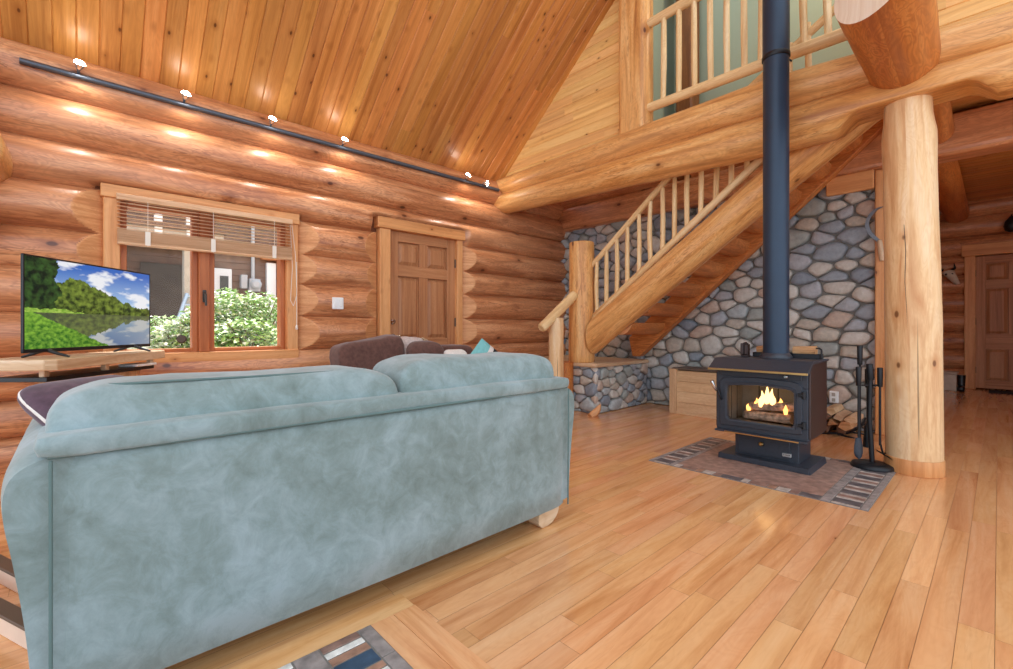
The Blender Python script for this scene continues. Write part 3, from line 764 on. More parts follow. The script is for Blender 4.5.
# loft railing
lr = empty('loft_railing', (-1.3, 4.05, 2.93), 'peeled log railing on top of the loft beams', 'railing')
mb = MB(); mb.tube([(-2.42, 4.05, 3.085), (-1.3, 4.05, 3.085), (-.40, 4.05, 3.07)], [.042, .045, .05], 20, M['stick'], wob=.04, sub=24, round_end=.03); mb.build('bottom_rail', lr)
mb = MB(); mb.tube([(-2.36, 4.05, 3.90), (-1.3, 4.05, 3.94), (-.40, 4.05, 3.93)], [.042, .05, .055], 20, M['stick'], wob=.04, sub=24, round_end=.03); mb.build('top_rail', lr)
for x, y0, y1 in ((664, 0, 0), (679, 0, 0), (694, 0, 0), (710, 0, 0), (726.5, 0, 0), (744, 0, 0), (762, 0, 0), (781, 0, 0), (803, 0, 0), (827, 0, 0), (853, 0, 0)):
    a = (x - 506.5) / 459; X = 4.05 * (-.7314 + .682 * a) / (.682 + .7314 * a); j = R.uniform(-.012, .012)
    mb = MB(); mb.tube([(X + j, 4.05, 3.08), (X - j * .3, 4.05 + j, 3.45), (X, 4.05, 3.93)], [.024, .027, .024], 14, M['stick'], wob=.08, sub=10); mb.build('baluster', lr)

# stairs ---------------------------------------------------------------------
st = empty('staircase', (-3.0, 4.7, .55), 'log staircase with half-log treads climbing to the loft in front of the stone wall', 'staircase')
def plumb(q, d, a):
    return V((-3.14, q.y, q.z + .718 * (-3.14 - q.x))) if q.x < -3.14 else q
mb = MB(); mb.tube([(-3.24, 4.3, .788), (-1.389, 4.3, 2.115), (-.55, 4.3, 2.70)], [.165, .15, .15], 36, M['beam'], wob=.025, sub=60, deform=plumb)
tag(mb.build('stringer', st), 'thick golden log stringer nearest the stove')
fb = lambda x: .676 + .885 * (x + 2.96)
mb = MB(); mb.prism([(-3.05, fb(-3.05)), (-.45, fb(-.45)), (-.45, fb(-.45) + .36), (-.75, fb(-.75) + .36), (-3.2, fb(-3.2) + .36), (-3.05 - .1, fb(-3.05))], 'Y', 5.10, 5.22, M['tread'], .012)
tag(mb.build('stringer', st), 'flat hewn stringer against the stone wall')
X = -2.85
while X < -.6:
    zt = fb(X) + .235
    prof = [(X + .15 * math.cos(t), zt - .135 * math.sin(t)) for t in [PI * k / 14 for k in range(15)]]
    bmx = MB(); P0 = [V((a, 4.36, b)) for a, b in prof]
    rows_ = [[V((a + .01 * noise.noise(V((a * 5, y, b))), y, b)) for a, b in prof] for y in [4.36 + .77 * i / 8 for i in range(9)]]
    bmx.grid(rows_, M['tread'], True, uvf=lambda i, j: (i * .095, j * .03))
    bmx.quad([(X + .15, 4.36, zt), (X + .15, 5.13, zt), (X - .15, 5.13, zt), (X - .15, 4.36, zt)], [(0, 0), (.77, 0), (.77, .3), (0, .3)], M['cut'])
    for y in (4.36, 5.13): bmx.quad([(a, y, b) for a, b in prof], None, M['cut'])
    bmx.build('tread', st)
    X += .235

pl = empty('stair_landing', (-3.7, 4.7, 0), 'stone-faced landing block with a slab top at the foot of the stairs', 'landing')
mb = MB(M['grout']); mb.box((-4.33, 4.18, 0), (-3.04, 5.235, .515)); mb.build('core', pl)
mb = MB()
stones(mb, 1.08, .52, Matrix(((0, 0, 1, -3.05), (1, 0, 0, 4.16), (0, 1, 0, 0), (0, 0, 0, 1))), .15, .105, gap=.009, depth=.05, seed=12)
stones(mb, .62, .52, Matrix(((1, 0, 0, -3.63), (0, 0, -1, 4.19), (0, 1, 0, 0), (0, 0, 0, 1))), .15, .105, gap=.009, depth=.05, seed=21)
mb.build('stone_facing', pl)
mb = MB(); mb.box((-4.33, 4.13, .515), (-2.99, 5.235, .556), M['slab'], .01); mb.build('top_slab', pl)
np_ = MB(); np_.tube([(-3.3, 4.27, .556), (-3.3, 4.27, 1.94)], [.15, .145], 32, M['beam'], wob=.02, sub=16, round_end=.012, capm=M['cut'])
tag(np_.build('newel_post'), 'stout log newel post standing on the stone landing', 'post')
# lower flight
for k in range(2):
    zt = .19 + k * .185; y0 = 3.55 + k * .3
    mb = MB()
    def prof_(y):
        return None
    rows_ = []
    x0, x1 = -4.3, -3.36
    N = 16
    for i in range(N + 1):
        x = x0 + (x1 - x0) * i / N; e = 1.0
        if i > N - 4: e = max(.12, 1 - ((i - (N - 4)) / 4) ** 2 * .88)
        rows_.append([V((x, y0 + .17 + .17 * math.cos(t), zt - .15 * e * math.sin(t))) for t in [PI * j / 12 for j in range(13)]])
    mb.grid(rows_, M['tread'], True, uvf=lambda i, j: (i * .075, j * .035), flip=True)
    mb.quad([(x0, y0, zt), (x1, y0, zt), (x1, y0 + .34, zt), (x0, y0 + .34, zt)], [(0, 0), (1.2, 0), (1.2, .34), (0, .34)], M['cut'])
    mb.quad(rows_[-1][::-1], None, M['cut'])
    mb.box((-4.3, y0 + .06, 0), (-3.5, y0 + .28, zt - .06), M['tread'], .01)
    tag(mb.build('log_step'), ('half-log step on the floor below the stone landing', 'half-log step just under the top of the stone landing')[k], 'step', 'half-log steps up to the landing')
mb = MB(); mb.tube([(-2.98, 4.0, .0), (-2.965, 4.06, .03), (-2.945, 4.10, .075), (-2.935, 4.125, .125)], [.035, .042, .032, .008], 14, M['cut'])
tag(mb.build('log_offcut'), 'curved pale wood offcut leaning on the corner of the stone landing', 'wood piece')
sr = empty('stair_newel', (-3.3, 3.82, 0), 'pale log newel with a short sloping handrail beside the sofa end', 'railing')
mb = MB(); mb.tube([(-3.3, 3.82, 0), (-3.3, 3.82, 1.06)], [.085, .08], 24, M['pale_log'], wob=.03, sub=12); mb.build('post', sr)
mb = MB(); mb.tube([(-3.3, 3.58, .945), (-3.3, 4.14, 1.33)], [.052, .055], 20, M['stick'], wob=.03, sub=8, round_end=.02); mb.build('handrail', sr)
mb = MB(); mb.tube([(-3.42, 4.1, 0), (-3.4, 4.08, .56)], [.11, .1], 24, M['purlin'], wob=.05, sub=8); tag(mb.build('log_pier'), 'short orange log pier under the newel post against the landing', 'post')

# stair railing
rl = empty('stair_railing', (-3.1, 4.3, 1.0), 'railing of slim peeled sticks along the staircase', 'railing')
mb = MB(); mb.tube([(-3.2, 4.3, 1.04), (-1.485, 4.3, 2.335), (-.85, 4.3, 2.82)], [.036, .036, .036], 16, M['stick'], wob=.04, sub=24); mb.build('bottom_rail', rl)
mb = MB(); mb.tube([(-3.23, 4.3, 1.62), (-2.249, 4.3, 2.446), (-1.526, 4.3, 3.023), (-.8, 4.3, 3.47)], [.03, .032, .032, .032], 16, M['stick'], wob=.04, sub=24, round_end=.015); mb.build('handrail', rl)
for px in (597, 606.5, 616.7, 627.5, 639, 650.5, 662.5, 674.5, 687, 700.5, 715.5, 731, 747, 790, 808):
    a = (px - 506.5) / 459; X = 4.3 * (-.7314 + .682 * a) / (.682 + .7314 * a); j = R.uniform(-.012, .012)
    zb = 1.04 + .757 * (X + 3.2); zt = 1.62 + .83 * (X + 3.2)
    mb = MB(); mb.tube([(X, 4.3, zb), (X + j, 4.3, (zb + zt) / 2), (X, 4.3, zt)], [.024, .025, .021], 12, M['stick'], wob=.08, sub=8); mb.build('baluster', rl)

def hitp(u, v, X=None, Y=None, Z=None):
    """point of a plane that a surveyed line of sight meets (used to place far things at their real distance)"""
    a = (u - 506.5) / 459; r = V((-.7314 + .682 * a, .682 + .7314 * a, (328 - v) / 459))
    t = X / r.x if X is not None else Y / r.y if Y is not None else (Z - .95) / r.z
    return V((0, 0, .95)) + r * t
def chaikin(L, n=2):
    for _ in range(n):
        L = [p for a, b in zip(L, L[1:] + L[:1]) for p in ((a[0] * .75 + b[0] * .25, a[1] * .75 + b[1] * .25), (a[0] * .25 + b[0] * .75, a[1] * .25 + b[1] * .75))]
    return L

# ------------------------------------------------------------------ green sofa
so = empty('loveseat', (-1.9, .85, 0), 'large sage green suede loveseat seen from behind in the foreground', 'sofa')
mb = MB()
def bow(y, z): return .006 * noise.noise(V((y * 2.5, z * 3, 3))) + .012 * math.sin(max(0, min(1, (y + .05) / 1.8)) * PI)
rows = []
for i in range(41):
    y = -.045 + 1.795 * i / 40; e = min(1, min(i, 40 - i) / 2.0); k = .02 * (1 - e) ** 2
    prof = [(-1.62, .08), (-1.45, .08), (-1.433, .09), (-1.43, .2), (-1.43, .35), (-1.43, .5), (-1.43, .62), (-1.434, .652), (-1.445, .66), (-1.62, .665)]
    rows.append([V((x - k + (bow(y, z) if x > -1.5 else 0) - .012, y, z)) for x, z in prof])
mb.grid(rows, M['suede'], True)
for r_, fl in ((rows[0], 1), (rows[-1], 0)): mb.quad(r_ if fl else r_[::-1], None, M['suede'])
bp = mb.build('back_panel', so)
mb = MB()
for y in (-.045, 1.75): mb.tube([(-1.436, y, .09), (-1.432, y, .655)], .0035, 8, M['welt'])
mb.tube([(-1.428 + bow(y, .65) - .012, y, .662) for y in [-.05 + 1.8 * i / 30 for i in range(31)]], .0055, 8, M['welt'])
mb.build('piping', bp)
mb = MB(); mb.pillow((-1.538, .846, .685), (.228, 1.835, .062), (.32, .1), M['suede'], wr=.006, nu=16, nv=64, seed=4); mb.build('top_rail', so)
def arm(name, s, yc):
    sec = [(.14, .08), (-.07, .08), (-.078, .10), (-.084, .2), (-.096, .33), (-.112, .45), (-.127, .54), (-.128, .61), (-.108, .655), (-.05, .682), (.01, .675), (.07, .63), (.13, .5), (.14, .3)]
    sec = chaikin(sec, 2); rows = []
    cy = sum(p[0] for p in sec) / len(sec); cz = sum(p[1] for p in sec) / len(sec)
    N = 24
    for i in range(N + 1):
        x = -1.452 - .93 * i / N; e = min(i, N - i); k = (.92, .97, .99, 1)[min(e, 3)]
        if e == 0: x += .0
        rows.append([V((x, yc + s * (cy + (p[0] - cy) * k), cz + (p[1] - cz) * k + .004 * noise.noise(V((x * 6, p[0] * 9, p[1] * 9))))) for p in sec])
    mb = MB(); mb.grid(rows, M['suede'], True, closed_v=True, flip=(s > 0))
    for r_ in (rows[0], rows[-1]): mb.quad(r_, None, M['suede'])
    return mb.build(name, so)
arm('arm', 1, .0); arm('arm', -1, 1.70)
mb = MB(M['suede']); mb.box((-2.3, .1, .1), (-1.6, 1.6, .3), None, .02, seg=2); mb.build('seat_base', so)
for y0, y1 in ((.1, .85), (.855, 1.6)):
    mb = MB(); mb.pillow((-1.97, (y0 + y1) / 2, .39), (.72, y1 - y0, .2), (.35, .25), M['suede'], wr=.006); mb.build('seat_cushion', so)
def lean(q):
    return V((q.x - q.z * .16, q.y, q.z))
for y0, y1, top, sd in ((-.055, .856, .818, 1.0), (.86, 1.70, .838, 7.0)):
    mb = MB(); h = .34
    def sag(q, y0=y0, y1=y1, sd=sd):
        w = (y1 - y0) / 2; t = q.y / w
        if q.z > 0: q = V((q.x, q.y, q.z * (1 - .04 * abs(t) ** 4 - .04 * (math.sin(t * 2.2 + sd) + 1) * .5)))
        return lean(q)
    mb.pillow((-1.60, (y0 + y1) / 2, top - h / 2), (.28, y1 - y0, h), (.36, .16), M['suede'], wr=.010, seed=sd, nu=40, nv=90, fn=sag)
    bc = mb.build('back_cushion', so)
    mb = MB(); pts = []
    for i in range(41):
        th = math.radians(-86 + 172 * i / 40)
        pts.append(MB.pillow_point((-1.60, (y0 + y1) / 2, top - h / 2), (.28, y1 - y0, h), (.36, .16), math.radians(62), th, sag, .0005))
    if sd < 2: mb.tube(pts, .0032, 8, M['welt']); mb.build('piping', bc)
for (x, y, s) in ((-1.52, 1.66, 1), (-1.52, .04, -1), (-2.28, 1.66, 1), (-2.28, .04, -1)):
    mb = MB(); pf = chaikin([(-.075, .0), (.01, 0), (.06, .035), (.075, .085), (-.075, .085)], 1)
    mb.prism([(y + s * p[0], p[1]) for p in pf], 'X', x - .035, x + .045, M['slab'], .004); tag(mb.build('foot', so), 'pale wooden bracket foot')
# plum cushion on the loveseat arm
Mx = Matrix.Rotation(math.radians(-24), 4, 'X') @ Matrix.Rotation(math.radians(26), 4, 'Y') @ Matrix.Rotation(math.radians(45), 4, 'Z')
c = V((-1.93, .08, .672)); mb = MB()
mb.pillow((0, 0, 0), (.35, .35, .12), (.5, .3), M['plum'], pinch=.8, wr=.006, seed=3)
mb.v = [c + (Mx @ p) for p in mb.v]
tc_ = mb.build('throw_cushion'); tag(tc_, 'plum purple square cushion propped on the left arm of the green loveseat', 'cushion')
mb = MB(); 
loop = [c + Mx @ V((.173 * math.copysign(abs(math.cos(a)) ** .3, math.cos(a)), .173 * math.copysign(abs(math.sin(a)) ** .3, math.sin(a)), 0)) for a in [2 * PI * k / 48 for k in range(49)]]
mb.tube(loop, .006, 8, M['cream']); mb.build('piping', tc_)

# ------------------------------------------------------------------ tv, slab shelf
TX = frame((-3.40, -.21, .82), (-.77, .638, 0))
tv = empty('television', TX @ V((.455, .02, -.03)), 'flat screen television showing a lake and trees, on a wood slab by the window', 'television')
W_, H_ = .909, .512
mb = MB(M['plastic']); mb.box((0, .002, 0), (W_, .012, H_), None, .004, TX); mb.box((.15, .010, .04), (W_ - .15, .06, .3), None, .015, TX); mb.build('casing', tv)
mb = MB(M['plastic'])
for a in ((0, -.004, 0), ): pass
for lo, hi in (((0, -.004, 0), (W_, .004, .02)), ((0, -.004, H_ - .009), (W_, .004, H_)), ((0, -.004, 0), (.009, .004, H_)), ((W_ - .009, -.004, 0), (W_, .004, H_))): mb.box(lo, hi, None, .0015, TX)
mb.build('bezel', tv)
def fbm(x, y, z=0, o=4):
    return sum(noise.noise(V((x * 2 ** k, y * 2 ** k, z + 3.1 * k))) * .55 ** k for k in range(o))
def picture(u, v):
    def lerp(a, b, t): t = max(0, min(1, t)); return tuple(x + (y - x) * t for x, y in zip(a, b))
    S = lambda r, g, b: srgb(r, g, b)[:3]
    wl_ = .40
    def sky(u, v):
        c = lerp(S(168, 200, 234), S(48, 104, 190), (v - .5) / .45)
        return lerp(c, S(238, 240, 246), (fbm(u * 5, v * 8, 2.2) - .10) * 2.4)
    def treetop(u):
        b = .83 - .62 * (u - .33) if u > .33 else .83 - .9 * (.33 - u)
        b = max(b, .55 - .05 * u) if u > .33 else b
        return b + .05 * fbm(u * 16, 1, 1)
    def above(u, v):
        big = .21 + .05 * fbm(v * 7, 2, 0)
        if u < big and v > .44 + .03 * fbm(u * 20, 3): return lerp(S(8, 26, 14), S(58, 92, 40), .42 + .9 * fbm(u * 22, v * 14, 7))
        if v < treetop(u):
            t = fbm(u * 26, v * 18, 4)
            return lerp(S(20, 48, 18), S(128, 150, 58), .42 + t * .75 - 1.6 * max(0, .5 - v) + .9 * max(0, .35 - abs(u - .33)) * (v - .4))
        return sky(u, v)
    if v > wl_:
        if u < .40 + .08 * fbm(v * 40, 2) and v < wl_ + .045 * min(1, (.44 - u) * 5) + .02 * fbm(u * 14, 4): return lerp(S(110, 160, 46), S(176, 204, 92), .5 + fbm(u * 30, v * 50, 3))
        return above(u, v)
    shore = .06 + (.40 - v) * 1.35 + .025 * fbm(v * 22, 5)
    if u < shore:
        return lerp(S(44, 104, 28), S(138, 186, 62), .45 + .7 * fbm(u * 34, v * 26, 9) + (v - .2))
    m = above(u + .008 * noise.noise(V((u * 12, v * 70, 1))), wl_ + (wl_ - v) * 1.2 + .03)
    return lerp(lerp(m, S(98, 104, 78), .5), S(176, 184, 186), max(0, (u - .62)) * 1.2 * (.40 - v) * 3)
NX, NY = 200, 112; b0 = (.008, .018); dx = (W_ - .016) / NX; dz = (H_ - .026) / NY
mb = MB(); cols = []
mb.grid([[TX @ V((b0[0] + i * dx, -.002, b0[1] + j * dz)) for j in range(NY + 1)] for i in range(NX + 1)], None, False)
s = NT('tv_picture'); at = s.new('ShaderNodeAttribute', attribute_name='picture').outputs['Color']
s.set(Base_Color=(.01, .01, .01, 1), Emission_Color=at, Emission_Strength=.95, Roughness=.15); mb.mats = [s.m]
scr = mb.build('screen', tv)
ca = scr.data.attributes.new('picture', 'FLOAT_COLOR', 'FACE')
buf = []
for i in range(NX):
    for j in range(NY): buf += list(picture((i + .5) / NX, (j + .5) / NY)) + [1.0]
ca.data.foreach_set('color', buf)
for x in (.14, .76):
    mb = MB(M['plastic'])
    for dy in (-.10, .10): mb.tube([TX @ V((x, .015, .015)), TX @ V((x + (.015 if dy < 0 else -.01), .015 + dy * .5, -.008)), TX @ V((x + (.03 if dy < 0 else -.02), .015 + dy, -.026))], [.012, .009, .006], 10)
    mb.build('stand_leg', tv)
ms = empty('slab_shelf', TX @ V((.4, .0, -.82)), 'live-edge wood slab on a log stump holding the television', 'shelf')
out = [(-.055, -.19), (.1, -.17), (.35, -.14), (.6, -.12), (.85, -.10), (1.04, -.03), (1.03, .10), (.8, .20), (.4, .22), (.0, .22), (-.06, .12), (-.07, -.05)]
mb = MB(); mb.prism(chaikin(out, 1), 'Z', -.085, -.03, M['slab'], .006, TX); mb.build('slab_top', ms)
mb = MB(); mb.prism([(x, y) for x, y in ((.02, -.1), (.85, -.07), (.85, .16), (.02, .16))], 'Z', -.15, -.125, M['plastic'], .003, TX); mb.build('lower_shelf', ms)
for x in (.03, .42, .8):
    mb = MB(); mb.box((x, -.08, -.126), (x + .03, -.05, -.084), M['slab'], .003, TX); mb.build('spacer', ms)
P = TX @ V((.16, -.02, -.82)); P2 = TX @ V((.74, .03, -.82))
for q in (P, P2):
    mb = MB(); mb.tube([(q.x, q.y, 0), (q.x, q.y, .67)], [.07, .066], 24, M['split'], wob=.06, sub=10); mb.build('stump', ms)
mb = MB(); mb.box((.66, -.095, -.125), (.84, .03, -.108), M['white'], .004, TX); tag(mb.build('media_box'), 'slim white media box on the dark shelf under the television', 'electronics')

# ------------------------------------------------------------------ brown couch by the door
bc = empty('couch', (-3.5, 2.25, 0), 'brown fabric couch in front of the door beyond the green loveseat', 'sofa')
mb = MB(M['brown']); mb.box((-3.9, 1.6, .1), (-3.1, 2.95, .4), None, .04, seg=3); mb.build('seat_base', bc)
mb = MB(M['brown']); mb.box((-4.05, 1.62, .1), (-3.84, 2.93, .70), None, .05, seg=3); mb.build('back_frame', bc)
for y in (1.50, 2.93):
    mb = MB(M['brown']); mb.box((-4.0, y - .02, .08), (-3.15, y + .14, .62), None, .06, seg=3); mb.build('arm', bc)
mb = MB(); mb.pillow((-3.78, 1.87, .655), (.28, .62, .40), (.38, .3), M['brown'], wr=.02, seed=2, fn=lambda q: V((q.x - q.z * .25, q.y, q.z + .05 * (q.y / .31 if q.z > 0 else 0)))); mb.build('back_cushion', bc)
mb = MB(); mb.pillow((-3.78, 2.62, .60), (.27, .74, .36), (.3, .22), M['brown'], wr=.012, seed=5, fn=lambda q: V((q.x - q.z * .2, q.y, q.z))); mb.build('back_cushion', bc)
for y in (1.95, 2.58):
    mb = MB(); mb.pillow((-3.45, y, .44), (.66, .62, .16), (.35, .25), M['brown'], wr=.006); mb.build('seat_cushion', bc)
for x in (-3.95, -3.2):
    for y in (1.55, 2.98): mb = MB(M['plastic']); mb.box((x - .03, y - .03, 0), (x + .03, y + .03, .1), None, .004); mb.build('foot', bc)
# throw blanket
tb = empty('throw_blanket', (-3.7, 2.25, .7), 'pale grey throw blanket draped over the brown couch back', 'blanket')
rows = []
for i in range(25):
    t = i / 24; row = []
    for j in range(13):
        k = j / 12; y = 2.06 + .34 * k + .10 * (t - .5) 
        if t < .35: x, z = -4.0 + .02, .55 + (.30) * t / .35
        elif t < .6: x, z = -3.98 + .22 * (t - .35) / .25, .85 + .015 * math.sin((t - .35) / .25 * PI)
        else: x, z = -3.76 + .17 * (t - .6) / .4, .85 - .34 * (t - .6) / .4
        w = .02 * noise.noise(V((k * 6, t * 3, 0)))
        row.append(V((x + w, y, z + w * .6 + .006 * math.sin(k * 22))))
    rows.append(row)
mb = MB(); mb.grid(rows, M['throw'], True); o = mb.build('cloth', tb); md = o.modifiers.new('s', 'SOLIDIFY'); md.thickness = .012
mb = MB()
for r_ in rows[14:25:1]: 
    p = r_[-1]; mb.tube([p, p + V((.015, .05, -.02)), p + V((.02, .075, -.05))], [.012, .009, .004], 6, M['tan_fringe'])
mb.build('fringe', tb)
mb = MB(); mb.pillow((-3.55, 2.33, .66), (.15, .36, .34), (.5, .4), M['brown'], wr=.015, seed=9, pinch=.3, fn=lambda q: V((q.x - q.z * .4, q.y, q.z)))
tag(mb.build('throw_cushion'), 'brown cushion leaning on the couch below the throw blanket', 'cushion')
mb = MB(); mb.pillow((-3.2, 2.40, .635), (.10, .22, .26), (.5, .45), M['cream'], wr=.01, seed=5, fn=lambda q: V((q.x - q.z * .3, q.y, q.z)))
tag(mb.build('throw_cushion'), 'small white cushion peeking over the green loveseat between its cushions and the couch', 'cushion')
t3 = empty('throw_cushion', (-3.05, 2.78, .52), 'teal, white and black pointed cushion standing on the brown couch end', 'cushion')
Mx = frame((-3.1, 2.62, .685), (.3, .95, 0)) @ Matrix.Rotation(math.radians(38), 4, 'Y')
def sq(u, v, w): return Mx @ V((u * .125, w, v * .125))
for nm, mt, u0, u1 in (('teal_stripe', 'teal', -1, -.2), ('white_stripe', 'cream', -.2, .15), ('black_stripe', 'black_fabric', .15, 1)):
    mb = MB()
    for s_ in (1, -1):
        rows = [[sq(u0 + (u1 - u0) * i / 8, -1 + 2 * j / 12, s_ * .06 * (max(0, 1 - (u0 + (u1 - u0) * i / 8) ** 2) * max(0, 1 - (-1 + 2 * j / 12) ** 2)) ** .5) for j in range(13)] for i in range(9)]
        mb.grid(rows, M[mt], True, flip=s_ > 0)
    mb.build(nm, t3)
mb = MB(); mb.box((-3.55, 2.97, .60), (-3.2, 3.05, .655), M['plum'], .02, seg=2)
tag(mb.build('folded_cloth'), 'dark folded cloth on the far arm of the brown couch', 'cloth')

# low rails at the lower left
lb = empty('low_rail_frame', (-2.5, -.25, 0), 'low pale wooden frame of two dark-topped rails on the floor left of the loveseat', 'bench')
for p, q in (((-2.95, -.36), (-2.34, -.118)), ((-2.55, -.345), (-1.86, -.05))):
    d = V((q[0] - p[0], q[1] - p[1], 0)); L = d.length; Mx = frame((p[0], p[1], 0), d)
    mb = MB(M['pale_wood']); mb.box((0, -.02, 0), (L, .02, .055), None, .003, Mx); ro = mb.build('rail', lb)
    mb = MB(M['dark_edge']); mb.box((0, -.023, .055), (L, .023, .065), None, .002, Mx); mb.build('top_strip', ro)
mb = MB(M['pale_wood']); d = V((.4, .015, 0)); Mx = frame((-2.93, -.35, 0), d); mb.box((0, -.02, 0), (.4, .02, .05), None, .003, Mx); mb.build('end_rail', lb)

# ------------------------------------------------------------------ hearth pad and floor inlay
mb = MB(M['t_grey'])
def tile(x0, x1, y0, y1, m, g=.003, h=.007): mb.box((x0 + g, y0 + g, 0.0), (x1 - g, y1 - g, h), M[m], .001, rn=R.random())
PX0, PX1, PY0, PY1 = -1.71, -.46, 2.985, 4.0
mb.box((PX0, PY0, 0.0), (PX1, PY1, .0045), M['grout'])
for x0, x1 in ((PX0, PX0 + .035), (PX0 + .15, PX0 + .185), (PX1 - .035, PX1), (PX1 - .215, PX1 - .165)):
    y = PY0
    while y < PY1 - .01: tile(x0, x1, y, min(PY1, y + .155), 't_grey'); y += .155
for x0, x1 in ((PX0 + .035, PX0 + .15), (PX1 - .165, PX1 - .035)):
    y = PY0; k = 0
    while y < PY1 - .015:
        h = (.03, .082, .03, .05)[k % 4]; tile(x0, x1, y, min(PY1, y + h), ('t_pale', 't_slate', 't_pale', 't_brown')[k % 4]); y += h; k += 1
fx0, fx1 = PX0 + .185, PX1 - .215
for yy in (PY0, PY1 - .07):
    x = fx0; k = 0
    while x < fx1 - .01:
        w = (.045, .1, .05, .07, .05, .12)[k % 6]; w = min(w, fx1 - x)
        tile(x, x + w, yy, yy + .07, ('t_pale', 't_brown', 't_rust', 't_pale', 't_brown', 't_slate')[k % 6]); x += w; k += 1
ny = 3
for i in range(2):
    for j in range(ny):
        a = fx0 + (fx1 - fx0) * i / 2; b = fx0 + (fx1 - fx0) * (i + 1) / 2; c0 = PY0 + .07 + (PY1 - PY0 - .14) * j / ny; c1 = PY0 + .07 + (PY1 - PY0 - .14) * (j + 1) / ny
        tile(a, b, c0, c1, 't_field', .0012)
tag(mb.build('hearth_pad'), 'brown slate hearth pad with a mosaic border under the wood stove', 'hearth')
mb = MB(M['grout'])
IX0, IX1, IY0, IY1 = -1.365, -.2, -.35, .68
mb.box((IX0, IY0, 0), (IX1, IY1, .0045), M['grout'])
for y0, y1 in ((IY1 - .045, IY1), (IY1 - .24, IY1 - .165), (IY0, IY0 + .05)):
    x = IX0
    while x < IX1 - .01: tile(x, min(IX1, x + .16), y0, y1, 't_grey'); x += .16
seq = [('t_brown', .036), ('t_white', .03), ('t_rust', .036), ('t_blue', .065), ('t_rust', .03), ('t_white', .03), ('t_slate', .06), ('t_brown', .036)]
for y0, y1, o in ((IY1 - .165, IY1 - .045, 0), (IY1 - .36, IY1 - .24, 1)):
    x = IX0; k = o
    while x < IX1 - .01: m_, w = seq[k % len(seq)]; w = min(w, IX1 - x); tile(x, x + w, y0, y1, m_); x += w; k += 1
for i in range(4):
    for j in range(2): tile(IX0 + (IX1 - IX0) * i / 4, IX0 + (IX1 - IX0) * (i + 1) / 4, IY0 + .05 + .31 * j, IY0 + .05 + .31 * (j + 1), 't_field')
tag(mb.build('floor_inlay'), 'mosaic tile inlay in the floor beside the loveseat at the bottom edge', 'floor tiles')
fr = empty('inlay_border', (-1.36, .7, 0), 'pale maple boards framing the mosaic floor inlay', 'floor boards')
mb = MB(); mb.box((-1.46, -1.2, 0), (IX0 - .001, .84, .0025), M['floor'], 0, rn=.9); mb.build('board', fr)
for y in (IY1 + .001, IY1 + .083):
    mb = MB(); mb.box((IX0, y, 0), (IX1 + .2, y + .08, .0025), M['floor'], 0, rn=.8); mb.build('board', fr)

# ------------------------------------------------------------------ wood stove
sv = empty('wood_stove', (-1.11, 3.62, .007), 'black cast wood stove with a lit fire on the slate hearth pad', 'stove')
SX0, SX1, SY0, SY1, SZ0, SZ1 = -1.40, -.825, 3.42, 3.82, .225, .70
mb = MB()
mb.box((SX0, SY0, SZ0), (SX0 + .02, SY1, SZ1), M['stove'], .003); mb.box((SX0, SY0, SZ0), (SX1, SY1, SZ0 + .02), M['stove'], .003)
mb.box((SX0, SY1 - .02, SZ0), (SX1, SY1, SZ1), M['stove'], .003); mb.box((SX0, SY0, SZ1 - .02), (SX1, SY1, SZ1), M['stove'], .003)
mb.box((SX1 - .02, SY0, SZ0), (SX1 - .003, SY1, SZ1), M['stove'], .003)
FY = SY0 - .022
for lo, hi in (((SX0, FY, .30), (-1.33, SY0 + .02, .56)), ((-.89, FY, .30), (SX1 - .003, SY0 + .02, .56)), ((SX0, FY, SZ0), (SX1 - .003, SY0 + .02, .30)), ((SX0, FY, .56), (SX1 - .003, SY0 + .02, SZ1 - .04))): mb.box(lo, hi, M['stove'], .003)
mb.build('body', sv)
mb = MB(); mb.box((SX1 - .004, SY0 - .012, SZ0 + .01), (SX1 + .008, SY1, SZ1 + .02), M['stove_side'], .004); mb.build('side_shield', sv)
mb = MB(); mb.box((SX0 - .008, SY0 - .012, SZ0 + .01), (SX0 + .004, SY1, SZ1 + .02), M['stove_side'], .004); mb.build('side_shield', sv)
mb = MB(M['brick']); mb.box((-1.36, 3.78, .245), (-.86, 3.795, .66)); mb.box((-1.375, 3.45, .245), (-1.36, 3.79, .66)); mb.box((-.86, 3.45, .245), (-.848, 3.79, .66)); mb.box((-1.37, 3.45, .245), (-.85, 3.79, .265))
for x in (-1.24, -1.11, -.98): mb.box((x - .003, 3.776, .265), (x + .003, 3.781, .62), M['soot'])
for y in (3.56, 3.67): mb.box((-1.361, y - .003, .265), (-1.358, y + .003, .62), M['soot']); mb.box((-.862, y - .003, .265), (-.859, y + .003, .62), M['soot'])
mb.build('firebrick_lining', sv)
# top plate
mb = MB(); mb.prism([(3.30, .655), (3.30, .668), (3.42, .735), (3.82, .735), (3.82, .722), (3.43, .715), (3.32, .655)], 'X', SX0 - .02, SX1 + .02, M['stove'], .003); tp = mb.build('top_plate', sv)
mb = MB(M['brass']); mb.box((SX0 - .02, 3.293, .654), (SX1 + .02, 3.30, .668), None, .0015); tag(mb.build('brass_trim', tp), 'brass strip along the front lip')
mb = MB(M['stove']); mb.box((SX0 + .03, 3.385, .612), (-.86, 3.42, .65), None, .003); ac = mb.build('air_control', sv)
mb = MB(M['chrome']); mb.lathe([(.006, 0), (.006, .014), (.013, .02), (.014, .028), (.008, .034)], (-.945, 3.385, .633), 14, axis=V((0, -1, 0))); mb.build('knob', ac)
